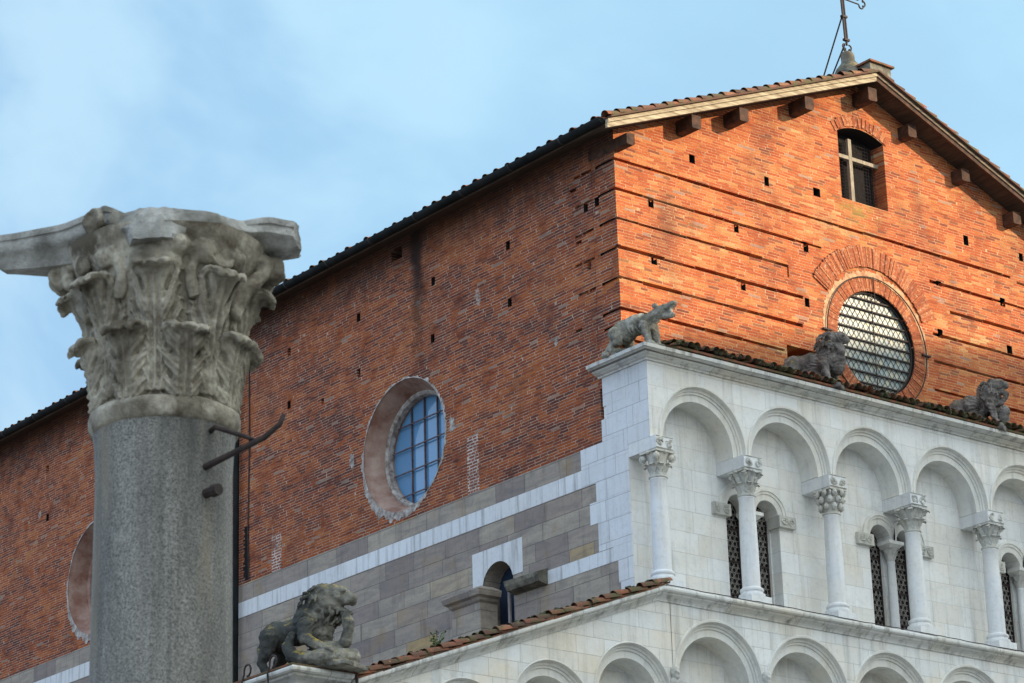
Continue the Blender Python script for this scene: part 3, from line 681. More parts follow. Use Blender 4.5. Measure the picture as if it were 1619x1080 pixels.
# --- upper marble loggia
IX = [.165, 1.965, 3.775, 5.585, 7.395, 9.205, 10.995]
YF, YI, YB = -.53, -.42, -.03
def arcade(mb_wall, mb_mould, centers, half, zc, rin, rout, ell, top, x_left, x_right, yf, yi, yb, zbot):
    """front wall with stilted arches; mouldings step from the wall face to the recessed voussoirs"""
    prof = [(rin, yb), (rin, yi), (rin+.085, yi), (rin+.088, yi-.022), (rin+.115, yi-.026), (rin+.118, yi-.052), (rin+.145, yi-.058), (rin+.150, yf+.012), (rin+.155, yf-.018), (rout-.012, yf-.022), (rout, yf-.004), (rout, yf+.01)]
    n = 40; A = []
    for k in range(n+1): A.append(PI*k/n)
    def pt(c, zc_, r, a, y):
        e = 1+ell*(r-rin)/(rout-rin); return (c+r*math.cos(a), y, zc_+r*e*math.sin(a))
    for ci, cx in enumerate(centers):
        z0 = zc[ci] if isinstance(zc, (list, tuple)) else zc
        zb = zbot if zbot is not None else z0-.1
        path = [None]+A+[None]
        vs = []
        for a in path:
            for r, y in prof:
                vs.append(pt(cx, z0, r, a, y) if a is not None else None)
        m = len(prof)
        for j, (r, y) in enumerate(prof):
            vs[j] = (cx+r, y, zb); vs[(n+2)*m+j] = (cx-r, y, zb)
        fs = [(i*m+j, (i+1)*m+j, (i+1)*m+j+1, i*m+j+1) for i in range(n+2) for j in range(m-1)]
        mb_mould.add(vs, fs)
        # spandrel face above the arch
        xs = [pt(cx, z0, rout-.004, a, yf) for a in A]
        prev = None
        for (x, y, z) in xs:
            t = top(x)
            cur = [(x, yf, z), (x, yf, t)]
            if prev: mb_wall.add(prev+cur, [(0, 1, 3, 2)])
            prev = cur
        for sg in (-1, 1):                                   # stilts and the gap to the pier line
            xa = cx+sg*(rout-.004); xb = cx+sg*half[ci][0 if sg < 0 else 1]
            mb_wall.add([(xa, yf, zb), (xb, yf, zb), (xb, yf, top(xb)), (xa, yf, top(xa))], [(0, 1, 2, 3)])
            mb_mould.add([(cx+sg*rin, yb, zb), (cx+sg*rin, yi, zb), (xa, yi, zb), (xa, yf, zb), (xb, yf, zb), (xb, yb, zb)], [(0, 1, 2, 3, 4, 5)])
centers = [(IX[i]+IX[i+1])/2 for i in range(6)]
halves = [((IX[1]-IX[0])/2, (IX[i+1]-IX[i])/2) if i == 0 else ((IX[i+1]-IX[i])/2,)*2 for i in range(6)]
wl, mo = MB(), MB()
arcade(wl, mo, centers, [(h[0], h[1]) for h in halves], 14.30, .71, .897, .06, lambda x: 15.462, 0, NW, YF, YI, YB, 14.256)
wl.box(0.0, .166, YF, YB, 14.256, 15.462)
wl.box(NW-.17, NW, YF, YB, 14.256, 15.462)
wl.build('loggia_wall', M_MARB, church); mo.build('arch_mouldings', M_MOULD, church, angle=35)
b = MB(); b.prism([(YF+.002, 14.256), (YB, 14.256), (YB, 15.462), (YF+.002, 15.462)], lambda y, z: (-.003, y, z), lambda y, z: (-.0005, y, z)); b.build('corner_marble', M_MARBS, church)
b = MB(); b.box(0.0, NW, YF+.002, 0-.002, 15.463, 15.60); b.build('loggia_core', M_MOULD, church)
# back wall with the paired windows
w = MB(); w.box(.012, NW, YB, .5, 11.6, 15.297); c = MB()
WC = [2.49, 5.585, 8.67]
def light(c_, x, y0, y1): c_.prism([(x-.235, 11.98), (x+.235, 11.98)]+[(x+.235*math.cos(PI*k/14), 13.60+.235*math.sin(PI*k/14)) for k in range(15)], lambda a, z: (a, y0, z), lambda a, z: (a, y1, z))
for x in WC:
    c.box(x-.56, x+.56, -.2, .17, 11.98, 13.60)
    for d in (-.30, .30): light(c, x+d, -.2, .32)
link('loggia_back_wall', cut(w, c), M_MARB, church)
for wi, x in enumerate(WC):
    bw = MB()
    for d in (-.30, .30):
        bw.prism([(x+d-.234, 11.98), (x+d+.234, 11.98)]+[(x+d+.234*math.cos(PI*k/14), 13.60+.234*math.sin(PI*k/14)) for k in range(15)], lambda a, z: (a, .25, z), lambda a, z: (a, .27, z))
    BW = bw.build('paired_window', M_DARKG, church)
    p = .098
    for d in (-.30, .30):
        b = MB()
        for i in range(-3, 4):
            for j in range(21):
                cx = x+d+i*p+(p/2 if j % 2 else 0); cz = 12.03+j*p*.866
                if abs(cx-x-d) > .20 or (cz > 13.6 and math.hypot(cx-x-d, cz-13.6) > .19): continue
                b.tube([(cx+0.041*math.cos(t*PI/6), .238, cz+.041*math.sin(t*PI/6)) for t in range(12)], .0085, 4, True)
                b.box(cx-.006, cx+.006, .234, .242, cz+.044, cz+.060)
        b.build('lead_roundels', M_LEADP, BW)
    b = MB()
    for d in (-.30, .30):
        for z in (12.32, 12.84, 13.36): b.box(x+d-.23, x+d+.23, .215, .23, z-.014, z+.014)
        for s_ in (-1, 1): b.box(x+d+s_*.225-.012, x+d+s_*.225+.012, .22, .24, 11.98, 13.6)
    b.build('saddle_bars', M_IRON, BW)
    # archivolts over each light
    b = MB()
    for d in (-.30, .30):
        pr = [(.236, YB+.02), (.236, YB-.012), (.33, YB-.014), (.335, YB-.03), (.375, YB-.034), (.38, YB-.05), (.41, YB-.046), (.415, YB+.005)]
        lim = .30
        b.grid(lambda u, v: (lambda a, q: (x+d+max(-lim if d > 0 else -9, min(lim if d < 0 else 9, q[0]*math.cos(a))), q[1], 13.60+q[0]*math.sin(a)))(PI*v, pr[int(round(u*(len(pr)-1)))]), len(pr), 30)
    b.build('window_archivolt', M_MOULD, BW, angle=35)
    # carved imposts at the jambs
    for s_ in (-1, 1):
        b = MB(); xa = x+s_*.56; xb = x+s_*.86
        b.box(min(xa-s_*.05, xb), max(xa-s_*.05, xb), YB-.07, YB-.001, 13.44, 13.625)
        b.box(min(xa-s_*.05, xa), max(xa-s_*.05, xa), YB-.0, .165, 13.44, 13.625)
        for q in range(2):
            cx = xa+s_*(.06+.15*q); cz = 13.535
            b.tube([(cx+.055*math.cos(t*PI/6), YB-.075, cz+.055*math.sin(t*PI/6)) for t in range(12)], .014, 6, True)
            for t in range(5): b.ell((cx+.03*math.cos(t*1.257), YB-.078, cz+.03*math.sin(t*1.257)), (.018, .018, .018), 6)
        for v in range(16, len(b.v)): b.v[v] = tuple(Vector(b.v[v])+mnoise.noise_vector(Vector(b.v[v])*14)*.022)
        b.build('carved_impost', M_CARVE, BW)

# --- carved capitals and columns
def leaf(b, ang, bell, z0, h, wd, rc, lean, nu=10, nv=8, A=.01, lobes=3, M=None, end=.35, off=.004, seed=0.0, er=0.0):
    """one acanthus leaf standing on a bell: spine rises, bows out and its tip curls over"""
    ts = .74
    def spine(t):
        if t <= ts:
            q = t/ts; z = z0+(h-rc)*q; return bell(z)+off+lean*q*q, z, Vector((2*lean*q+.001, h-rc)).normalized()
        r1 = bell(z0+h-rc)+off+lean; ph = PI-(PI-end)*(t-ts)/(1-ts)
        return r1+rc+rc*math.cos(ph), z0+h-rc+rc*math.sin(ph), Vector((math.sin(ph), -math.cos(ph)))
    def f(u, v):
        t = u; s = 2*v-1; r, z, tg = spine(t)
        nr, nz = tg.y, -tg.x; cu0 = max(0, min(1, (t-.68)/.12))
        a_ = abs(s); p = lobes*(t*1.15-.42*a_)+.25
        fr = p-math.floor(p); gr = math.exp(-((fr-.5)/.13)**2)
        pe = lobes*(t*1.15-.42)+.25; fe = pe-math.floor(pe); ge = math.exp(-((fe-.5)/.2)**2)
        W = wd*(.86+.30*t) if t < .6 else wd*(1.04-.50*((t-.6)/.4)**1.7)
        W *= 1-.20*ge*(a_**2)*(1-.6*t)
        fl = .5+.5*math.cos(2*PI*p*3)
        rel = A*(.45*math.exp(-(s/.07)**2)-.85*math.exp(-((a_-.15)/.05)**2)*max(0, 1-t*1.2)+.35*math.exp(-((a_-.27)/.06)**2)*(1-t)
                 -.95*gr*min(1, max(0, (a_-.25)*3))*(1 if t < .75 else max(0, 1-(t-.75)*6))+.42*(fl-.5)*min(1, a_*2)*(1-.8*cu0)
                 -2.0*math.exp(-((a_-.48)/.11)**2)*gr*(1-cu0))
        rel += A*.5*math.sin(min(1, a_*1.25)*PI)*(.4+.6*t)
        cu_ = max(0, min(1, (t-.70)/.15)); rel += wd*(.16*a_**3*(cu_*1.3-1)+.09*cu_*a_**2)
        if er:
            q = Vector((ang*3+s*2, t*5, seed)); rel += mnoise.noise(q*1.7)*er
        rr = r+nr*rel; zz = z+nz*rel; da = s*W/max(r, .02)
        p_ = Vector((rr*math.sin(ang+da), -rr*math.cos(ang+da), zz)); return M @ p_ if M else p_
    b.grid(f, nu, nv)

def small_capital(kind):
    b = MB(); z0 = 13.66; h = .39
    bell = lambda z: .118+.05*max(0, (z-z0)/h)**1.5+.045*max(0, (z-z0)/h-.7)
    b.lathe([(bell(z0+h*k/8), z0-.0+h*k/8) for k in range(9)], n=20)
    b.lathe([(.125, z0-.025), (.142, z0-.018), (.146, z0-.005), (.142, z0+.008), (.125, z0+.014)], n=20, caps=False)
    a0 = R(20)
    if kind in ('leaf', 'volute', 'big'):
        k = 1.25 if kind == 'big' else 1.0
        for q in range(8): leaf(b, a0+q*PI/4, bell, z0+.012, .175, .058*k, .036*k, .030*k, 14, 11, .013, 2)
        if kind != 'volute':
            for q in range(8): leaf(b, a0+PI/8+q*PI/4, bell, z0+.05, .29, .058*k, .040*k, .045*k, 16, 11, .013, 2)
    if kind == 'heads':
        for q in range(8):
            a = a0+q*PI/4; r = .165
            for zz, rr, dr in ((z0+.10, .055, 0), (z0+.21, .06, .012), (z0+.315, .052, .035)):
                aa = a+(PI/8 if zz > z0+.15 and zz < z0+.25 else 0)
                b.ell(((r+dr)*math.sin(aa), -(r+dr)*math.cos(aa), zz), (rr*.8, rr*.8, rr*1.05), 8)
                b.ell(((r+dr+rr*.75)*math.sin(aa), -(r+dr+rr*.75)*math.cos(aa), zz-.01), rr*.28, 6)
    for q in range(4):                                        # corner volutes
        a = R(45)+q*PI/2; rr = .235; big = kind == 'volute'
        vr = .066 if big else .045; zc = z0+h-(.10 if big else .065)
        if kind == 'heads': vr = .03
        rad = Vector((math.sin(a), -math.cos(a), 0)); tan = Vector((math.cos(a), math.sin(a), 0))
        pts = []
        for t in range(22):
            th = -PI/2+t*.5; r = vr*(1-t/26); pts.append(rad*(rr-.03+r*math.cos(th))+Vector((0, 0, zc+r*math.sin(th))))
        b.tube([rad*.15+Vector((0, 0, z0+.16))]+[rad*.18+Vector((0, 0, z0+.25))]+pts[::-1][-1:]+pts, [.012]*3+[.017*(1-.3*t/22) for t in range(22)], 6)
        b.ell(rad*(rr-.03)+Vector((0, 0, zc)), (vr*.8, vr*.8, vr*.8), 8)
    for q in range(4):
        a = q*PI/2; b.ell((.19*math.sin(a), -.19*math.cos(a), z0+h-.035), (.035, .035, .03), 8)
    b.box(-.185, .185, -.185, .185, z0+h-.035, z0+h+.001)
    return b
def rosette(b, cx, y, cz, r):
    o_ = len(b.v)
    b.tube([(cx+r*(1.0-.03*t)*math.cos(t*.5+cx*9), y, cz+r*(1.0-.03*t)*math.sin(t*.5+cx*9)) for t in range(22)], r*.15, 5)
    for t in range(5): b.ell((cx+r*.48*math.cos(t*PI/3+.3), y, cz+r*.48*math.sin(t*PI/3+.3)), (r*.27, r*.26, r*.27), 7)
    for v in range(o_, len(b.v)): b.v[v] = tuple(Vector(b.v[v])+mnoise.noise_vector(Vector(b.v[v])*11)*r*.42)
cap_mesh = {}
YC = -.46
for i, x in enumerate(IX):
    cx = x+.02 if i == 0 else (x-.02 if i == 6 else x)
    sh = MB(); sh.lathe([(.136, 12.22), (.139, 12.3), (.138, 12.8), (.130, 13.3), (.119, 13.60), (.126, 13.61), (.131, 13.625), (.126, 13.64), (.118, 13.65)], (cx, YC, 0), 28)
    S = sh.build('colonnette', M_SHAFT, church, angle=40)
    b = MB(); b.lathe([(.20, 12.06), (.205, 12.085), (.20, 12.11), (.178, 12.118), (.165, 12.135), (.165, 12.15), (.178, 12.16), (.183, 12.18), (.175, 12.20), (.155, 12.208), (.145, 12.225)], (cx, YC, 0), 28); b.box(cx-.21, cx+.21, YC-.21, YC+.21, 11.95, 12.06)
    b.build('column_base', M_SHAFT, S, angle=40)
    kind = ('volute', 'leaf', 'heads', 'big', 'leaf', 'big', 'leaf')[i]
    if kind not in cap_mesh:
        me = small_capital(kind).mesh('capital_'+kind)
        for v in me.vertices: v.co = Vector(v.co)+mnoise.noise_vector(Vector(v.co)*22)*.006
        cap_mesh[kind] = me
    o = link('capital', cap_mesh[kind], M_CARVE, S, angle=50); o.location = (cx, YC, 0)
    b = MB(); xa, xb = (-.003, .345) if i == 0 else ((NW-.34, NW) if i == 6 else (x-.19, x+.19))
    b.box(xa, xb, -.65, YB-.001, 14.055, 14.252)
    O = b.build('impost_block', M_SHAFT, S)
    b = MB(); m = (xb-xa)/2
    for q in range(2): rosette(b, xa+m*(.5+q), -.655, 14.152, .072)
    if i == 0:
        for v in range(len(b.v)): b.v[v] = tuple(Vector(b.v[v])+mnoise.noise_vector(Vector(b.v[v])*15)*.03)
    b.tube([(xa+.01, -.652, 14.065), (xb-.01, -.652, 14.065)], .009, 4); b.tube([(xa+.01, -.652, 14.243), (xb-.01, -.652, 14.243)], .009, 4)
    b.build('carved_front', M_CARVE, S)
# colonnettes inside the paired windows
for x in WC:
    sh = MB(); sh.lathe([(.074, 11.98), (.078, 12.1), (.074, 12.9), (.066, 13.24), (.072, 13.25), (.074, 13.265), (.066, 13.28)], (x, .06, 0), 20); S = sh.build('window_colonnette', M_SHAFT, church, angle=40)
    b = MB(); bell = lambda z: .066+.05*max(0, (z-13.28)/.2)**1.5
    b.lathe([(bell(13.28+.2*k/6), 13.28+.2*k/6) for k in range(7)], n=16)
    for q in range(8): leaf(b, R(22)+q*PI/4, bell, 13.285, .12, .034, .02, .014, 8, 7, .004, 2)
    for q in range(8): leaf(b, q*PI/4, bell, 13.31, .17, .034, .022, .02, 8, 7, .004, 2)
    for v in range(len(b.v)): p = b.v[v]; b.v[v] = (p[0]+x, p[1]+.06, p[2])
    b.build('capital', M_CARVE, S, angle=50)
    b = MB(); 
    for o0, z0, o1, z1 in ((.10, 13.483, .115, 13.50), (.115, 13.50, .14, 13.53), (.14, 13.53, .165, 13.545), (.165, 13.545, .165, 13.60)):
        k = 1.0
        q0 = [(x-o0, -.06+.16-o0*1.25), (x+o0, -.06+.16-o0*1.25), (x+o0, .165), (x-o0, .165)]; q1 = [(x-o1, .10-o1*1.25), (x+o1, .10-o1*1.25), (x+o1, .165), (x-o1, .165)]
        b.add([(a, y, z0) for a, y in q0]+[(a, y, z1) for a, y in q1], [(0, 1, 5, 4), (1, 2, 6, 5), (2, 3, 7, 6), (3, 0, 4, 7), (3, 2, 1, 0), (4, 5, 6, 7)])
    b.build('impost_block', M_MOULD, S)

def sweep(b, path, prof, closed_end=True):
    """path: (x, y, z, (outx, outy)); profile (out, up)"""
    n = len(prof); vs = []
    for x, y, z, (ox, oy) in path:
        for o, u in prof: vs.append((x+ox*o, y+oy*o, z+u))
    fs = [(i*n+j, (i+1)*n+j, (i+1)*n+j+1, i*n+j+1) for i in range(len(path)-1) for j in range(n-1)]
    fs += [tuple(range(n)), tuple((len(path)-1)*n+j for j in range(n))[::-1]]
    b.add(vs, fs)
CP = [(-.02, 0), (.035, 0), (.04, .03), (.085, .04), (.10, .055), (.135, .065), (.15, .08), (.155, .095), (.215, .105), (.225, .118), (.262, .125), (.268, .185), (-.02, .19)]
b = MB(); CP = [(o, u*.87) for o, u in CP]; sweep(b, [(0, .56, 15.455, (-1, 0)), (0, YF, 15.455, (-1, -1)), (NW, YF, 15.475, (1, -1)), (NW, .4, 15.475, (1, 0))], CP)
b.build('upper_cornice', M_CORN, church)
# loggia roof strip: mossy tiles laid to the wall
b = MB(); b.prism([(-.80, 15.645), (-.80, 15.68), (.0, 15.98), (.0, 15.645)], lambda y, z: (.42, y, z), lambda y, z: (NW+.2, y, z))
x = .45
while x < NW+.1:
    coppi(b, (x, -.84, 15.665+rnd.uniform(-.006, .012)), (0, 1, .35), (1, 0, 0), (0, -.33, .94), 3, ln=.33+rnd.uniform(-.1, .06), r=.058+rnd.uniform(0, .025), over=.22, jit=.03); x += .15+rnd.uniform(-.03, .05)
TR = b.build('loggia_tiles', M_TILEM, church)
b = MB(); r2 = random.Random(3)
for i in range(900):
    x = r2.uniform(.42, NW); y = -.82+.30*r2.random()**1.5; s_ = r2.uniform(.012, .05)
    if mnoise.noise(Vector((x*1.3, 0, 5))) < -.25: continue
    b.ell((x, y, 15.71+(y+.82)*.36+r2.uniform(0, .05)), (s_*r2.uniform(.8, 1.7), s_, s_*r2.uniform(.6, 1.0)), 6)
for v in range(len(b.v)): b.v[v] = tuple(Vector(b.v[v])+mnoise.noise_vector(Vector(b.v[v])*30)*.02)
b.build('moss', M_MOSS, TR)

# --- lower tier: blind arcade, horizontal and raking cornices, aisle
YG = -.62
RK = lambda x: 11.72 if x > -.10 else 11.72+.3715*(x+.10)
wl, mo = MB(), MB()
cs = [1.06+1.81*k for k in range(6)]
arcade(wl, mo, cs, [(.905, .905)]*6, 10.63, .71, .897, .06, RK, 0, NW, YG, YG+.11, -.1, 9.0)
ca = [-.62, -2.13, -3.64, -5.15]
arcade(wl, mo, ca, [(.755, .755 if k else .775)]*0+[(.755, .775), (.755, .755), (.755, .755), (.755, .755)], [10.24, 9.80, 9.36, 8.92], .575, .748, .06, RK, -6, 0, YG, YG+.11, -.1, 8.0)
wl.box(-6.38, -5.91, YG, -.1, 8.0, RK(-5.95)-.05)
wl.add([(.145, YG, 8), (.155, YG, 8), (.155, YG, RK(.155)), (.145, YG, RK(.145))], [(0, 1, 2, 3)])
wl.build('lower_front_wall', M_MARBL, church); mo.build('lower_arch_mouldings', M_MOULD, church, angle=35)
b = MB(); b.prism([(-6.38, 0), (NW, 0), (NW, 11.55), (0, 11.55), (-6.38, 9.25)], lambda x, z: (x, -.1, z), lambda x, z: (x, .018, z)); b.build('lower_back_wall', M_MARB, church)
b = MB(); b.box(-6.38, NW, YG+.002, -.1, 0, 8.0); b.box(-6.38, -6.36, -.1, YL, 0, 9.6); b.build('ground_storey_wall', M_MARB, church)
LP = [(-.02, -.01), (.02, -.01), (.03, .012), (.05, .035), (.085, .06), (.115, .075), (.125, .085), (.125, .10), (.165, .108), (.185, .125), (.19, .15), (.185, .17), (.17, .182), (-.02, .19)]
b = MB(); sweep(b, [(-5.62, YG, RK(-5.62)-.0, (0, -1)), (-.10, YG, 11.72, (0, -1)), (NW+.3, YG, 11.685, (0, -1))], LP); b.build('lower_cornice', M_CORN, church)
b = MB(); b.box(-.1, NW+.2, YG-.10, 0, 11.84, 11.885); b.prism([(-.1, 11.885), (NW+.2, 11.87), (NW+.2, 11.95), (-.1, 11.95)], lambda x, z: (x, YG+.02, z), lambda x, z: (x, -.001, z)); b.build('loggia_floor', M_SHAFT, church)
b = MB(); r3 = random.Random(5); x = -.05                              # lead flashing along the top edge
pts = []
while x < NW+.2: pts.append((x, YG-.175+r3.uniform(-.008, .008), 11.915-.003*(x/1.0)+r3.uniform(-.004, .006))); x += .14
b.tube(pts, .007, 4); b.build('lead_flashing', M_IRON, church)
# corner pier cornice under the lower lion
b = MB(); sweep(b, [(-6.40, 6.0, 9.735, (-1, 0)), (-6.40, YG, 9.735, (-1, -1)), (-5.645, YG, 9.735, (0, -1))], [(o*1.2, u*1.03) for o, u in LP]); b.build('pier_cornice', M_CORN, church)
b = MB(); b.box(-6.62, -5.645, YG-.20, 6.0, 9.925, 9.95); b.build('pier_slab', M_TILEM, church)
# cavetto above: small terracotta pieces and iron cramps
for px_, py_ in ((-6.63, -.35), (-6.63, .25)):
    b = MB(); b.tube([(px_, py_+.05, 9.75), (px_-.02, py_+.04, 9.9), (px_-.0, py_+.02, 10.0)]+[(px_, py_-.06+.08*math.cos(t*.6), 10.04+.08*math.sin(t*.6)) for t in range(9)], .014, 6); b.build('iron_cramp', M_IRON, church)
b = MB(); b.tube([(-5.60, YG-.21, 9.98), (-5.60, YG-.21, 9.80), (-5.63, YG-.20, 9.6)], .022, 6); b.ell((-5.62, YG-.14, 9.98), (.10, .07, .05), 8); b.build('rain_spout', M_IRON, church)
# aisle roof
b = MB(); AR = lambda x: 11.92+.3715*(x+.10)
b.prism([(-6.9, AR(-6.9)-.02), (0, AR(0)-.02), (0, AR(0)-.12), (-6.9, AR(-6.9)-.12)], lambda x, z: (x, YG-.12, z), lambda x, z: (x, YL, z)); ARF = b.build('aisle_roof', M_SOFF, church)
b = MB(); sl = Vector((1, 0, .3715)); ul = Vector((-.3715, 0, 1)).normalized()
for y in (-.76, -.60, -.43, -.24, -.05, .2): coppi(b, (-5.62, y, AR(-5.62)+rnd.uniform(-.01, .01)), sl, (0, 1, 0), ul, 23, ln=.36, r=.075, over=.258, jit=.018)
x = -5.62
while x < 0:
    n_ = min(.02, x+rnd.uniform(.25, .5)); dz = rnd.uniform(-.012, .008); b.prism([(x, AR(x)-.02+dz), (n_-.006, AR(n_)-.02+dz), (n_-.006, AR(n_)+.01+dz), (x, AR(x)+.01+dz)], lambda q, z: (q, -.80+rnd.uniform(-.01, .01), z), lambda q, z: (q, .3, z)); x = n_+.0001 if n_ < .02 else 1
b.build('aisle_tiles', M_TILEA, ARF)
b = MB(); r2 = random.Random(11)
for i in range(110):
    x = -5.5+5.4*r2.random(); s_ = r2.uniform(.015, .045)
    if mnoise.noise(Vector((x*1.1, 2, 5))) < .02: continue
    b.ell((x, -.74+.3*r2.random(), AR(x)+.06+r2.uniform(0, .05)), (s_*1.5, s_, s_*.8), 6)
for v in range(len(b.v)): b.v[v] = tuple(Vector(b.v[v])+mnoise.noise_vector(Vector(b.v[v])*30)*.02)
b.build('moss', M_MOSS, ARF)
# carved heads between the lower arches
def head_mesh():
    b = MB(); b.ell((0, 0, 0), (.06, .07, .085)); b.ell((0, -.06, -.005), (.016, .03, .028), 8); b.ell((0, -.045, -.06), (.035, .03, .03), 8)
    for s_ in (-1, 1): b.ell((s_*.028, -.055, .02), (.02, .016, .014), 8); b.ell((s_*.062, 0, 0), (.012, .02, .03), 8)
    b.ell((0, .01, .05), (.07, .07, .06)); b.ell((0, .02, -.13), (.09, .06, .07)); return sculpt(b, .01, 1, .006, 20)
hm = head_mesh()
for x, z in ((1.965, 10.80), (3.775, 10.82), (.15, 10.66), (5.585, 10.82)):
    o = link('carved_head', hm, M_CARVE, church, smooth=True); o.location = (x, YG-.045, z)

# ------------------------------------------------------------------ cross on the ridge
cross = thing('roof_cross', 'dark wrought iron cross with trefoil ends on a mossy stone at the gable top', 'cross', (5.53, .10, 21.75))
b = MB(); b.lathe([(.27, 0), (.28, .12), (.23, .24), (.15, .33), (.135, .36), (.125, .52), (.10, .55), (.0, .55)], n=10)
for v in range(len(b.v)): b.v[v] = tuple(Vector(b.v[v])+mnoise.noise_vector(Vector(b.v[v])*5)*.05)
b.build('base_stone', M_FIN, cross, angle=45)
tl = Vector((-.035, 0, 1)); sh = lambda h: Vector((0, 0, .5))+tl*h
b = MB()
for s_ in (-1, 1): b.tube([sh(.28)+Vector((s_*.028, 0, 0)), sh(1.45)+Vector((s_*.028, 0, 0))], .017, 6)
b.tube([sh(.28), sh(1.45)], .013, 5)
for h in (.30, .74): b.box(-.06, .06, -.03, .03, -.02, .02, Matrix.Translation(sh(h))); b.tube([sh(h)+Vector((-.07, 0, 0)), sh(h)+Vector((.07, 0, .0))], .012, 5)
b.build('shaft', M_IRON, cross)
def trefoil(b, c, d, r=.048):
    d = Vector(d).normalized(); n = Vector((-d.z, 0, d.x))
    for k in (-1, 0, 1):
        cc = Vector(c)+d*(.035 if k == 0 else -.005)*1.3+n*k*.055
        a0 = math.atan2(d.z, d.x)+k*PI/2*.9
        b.tube([cc+Vector((r*math.cos(a0+t), 0, r*math.sin(a0+t))) for t in [(-1.9+3.8*q/10) for q in range(11)]], .014, 6)
b = MB(); trefoil(b, sh(.16), (0, 0, -1)); b.tube([sh(.28), sh(.20)], .02, 6); trefoil(b, sh(.10), (0, 0, -1), .03); b.build('foot_scroll', M_IRON, cross)
b = MB()
for s_ in (-1, 1):
    for dz in (-.04, .04): b.tube([sh(1.13)+Vector((0, 0, dz)), sh(1.13)+Vector((s_*.40, 0, dz))], .014, 6)
    trefoil(b, sh(1.13)+Vector((s_*.47, 0, 0)), (s_, 0, 0), .052)
for dx in (-.03, .03): b.tube([sh(1.4)+Vector((dx, 0, 0)), sh(1.66)+Vector((dx, 0, 0))], .014, 6)
trefoil(b, sh(1.73), (0, 0, 1), .052)
b.build('cross_arms', M_IRON, cross)
for a, e in ((sh(.74), (.05, .70, .30)), (sh(.22), (.05, .49, .26))):
    b = MB(); b.tube([a+Vector((-.02, .03, 0)), Vector(e)], .014, 6); b.build('brace', M_IRON, cross)

# ------------------------------------------------------------------ carved beasts
def chain(b, pts, n=10):
    P = [Vector(p[:3]) for p in pts]; r = [p[3] for p in pts]
    b.tube(P, r, n)
    for p, q in zip(P, r): b.ell(p, q, n)
def finish_statue(root, me, m, name='body'):
    return link(name, me, m, root, smooth=True)
def hair(c, k=46.0, amp=.010):
    c = Vector(c)
    def f(p):
        d = p-c; m = max(0, min(1, (.42-d.length)/.12))*max(0, min(1, (.30-d.x)/.12))
        return m*amp*math.sin(k*(p.x*.55+abs(p.y)*.8+.35*mnoise.noise(p*5))+6*mnoise.noise(p*4))
    return f
def mane(b, rg, c, r, n, ln, th, lo=-.6, back=True):
    """locks lying on an ellipsoid, pointing down and back"""
    for i in range(n):
        a = rg.uniform(0, 2*PI); q = rg.uniform(lo, .95); s_ = math.sqrt(max(0, 1-q*q))
        d = Vector((s_*math.cos(a), s_*math.sin(a), q)); p = Vector(c)+Vector((d.x*r[0], d.y*r[1], d.z*r[2]))
        if d.x > .55 and q > -.1: continue
        t = Vector((-.35, 0, -1)); t = (t-d*t.dot(d)).normalized(); L_ = ln*rg.uniform(.7, 1.3)
        side = d.cross(t)*L_*.25*rg.choice((-1, 1))
        b.tube([p-t*L_*.5-d*.01, p+d*th*.55+side*.3, p+t*L_*.5+d*th*.3+side, p+t*L_*.7-d*.01+side*.6], [th*.6, th, th*.7, th*.2], 6)
FACE = math.atan2(-.91, .41)
# 1 lower lion with a serpent in its claws
L1 = thing('lion_statue', 'big stone lion with yellow lichen on its mane, gripping a coiled serpent', 'statue', (-6.04, -.43, 9.96), FACE, 'carved stone beasts on the cornices'); L1.scale = (1.13, 1.13, 1.10)
b = MB(); rg = random.Random(21)
b.ell((-.46, 0, .50), (.20, .175, .19)); b.ell((-.22, 0, .52), (.30, .175, .165)); b.ell((.02, 0, .60), (.26, .21, .26))
b.ell((.08, 0, .50), (.20, .19, .24)); b.ell((.16, 0, .80), (.23, .20, .23), M=Matrix.Rotation(R(-20), 3, 'Y')); b.ell((.24, 0, .90), (.19, .165, .15))
mane(b, rg, (.13, 0, .74), (.27, .225, .30), 110, .10, .022)
b.ell((.37, 0, .885), (.15, .135, .12)); b.ell((.47, 0, .835), (.125, .095, .08)); b.ell((.555, 0, .825), (.05, .08, .06)); b.ell((.45, 0, .685), (.115, .075, .034), M=Matrix.Rotation(R(26), 3, 'Y')); b.ell((.35, 0, .76), (.07, .115, .10)); b.ell((.535, 0, .865), (.04, .05, .03))
for s_ in (-1, 1):
    b.ell((.46, s_*.085, .915), (.06, .035, .028)); b.ell((.475, s_*.075, .895), (.026, .024, .022)); b.ell((.22, s_*.15, .965), (.05, .03, .055)); b.ell((.53, s_*.055, .79), (.055, .04, .04))
    chain(b, [(-.48, s_*.14, .46, .135), (-.50, s_*.16, .28, .085), (-.58, s_*.16, .16, .06), (-.53, s_*.16, .045, .055), (-.44, s_*.16, .03, .05)])
chain(b, [(-.60, .0, .55, .04), (-.68, -.04, .36, .032), (-.60, -.16, .26, .03), (-.50, -.2, .42, .03), (-.42, -.19, .52, .045)])
for s_ in (-1, 1):
    chain(b, [(.05, s_*.20, .52, .11), (.06, s_*.25, .36, .085), (.22, s_*.27, .26, .06), (.34, s_*.25, .20, .055)])
    for f_ in (-1.5, -.5, .5, 1.5): chain(b, [(.34, s_*.25+f_*.026, .21, .022), (.42, s_*.25+f_*.03, .185, .022), (.455, s_*.25+f_*.03, .145, .014)], 6)
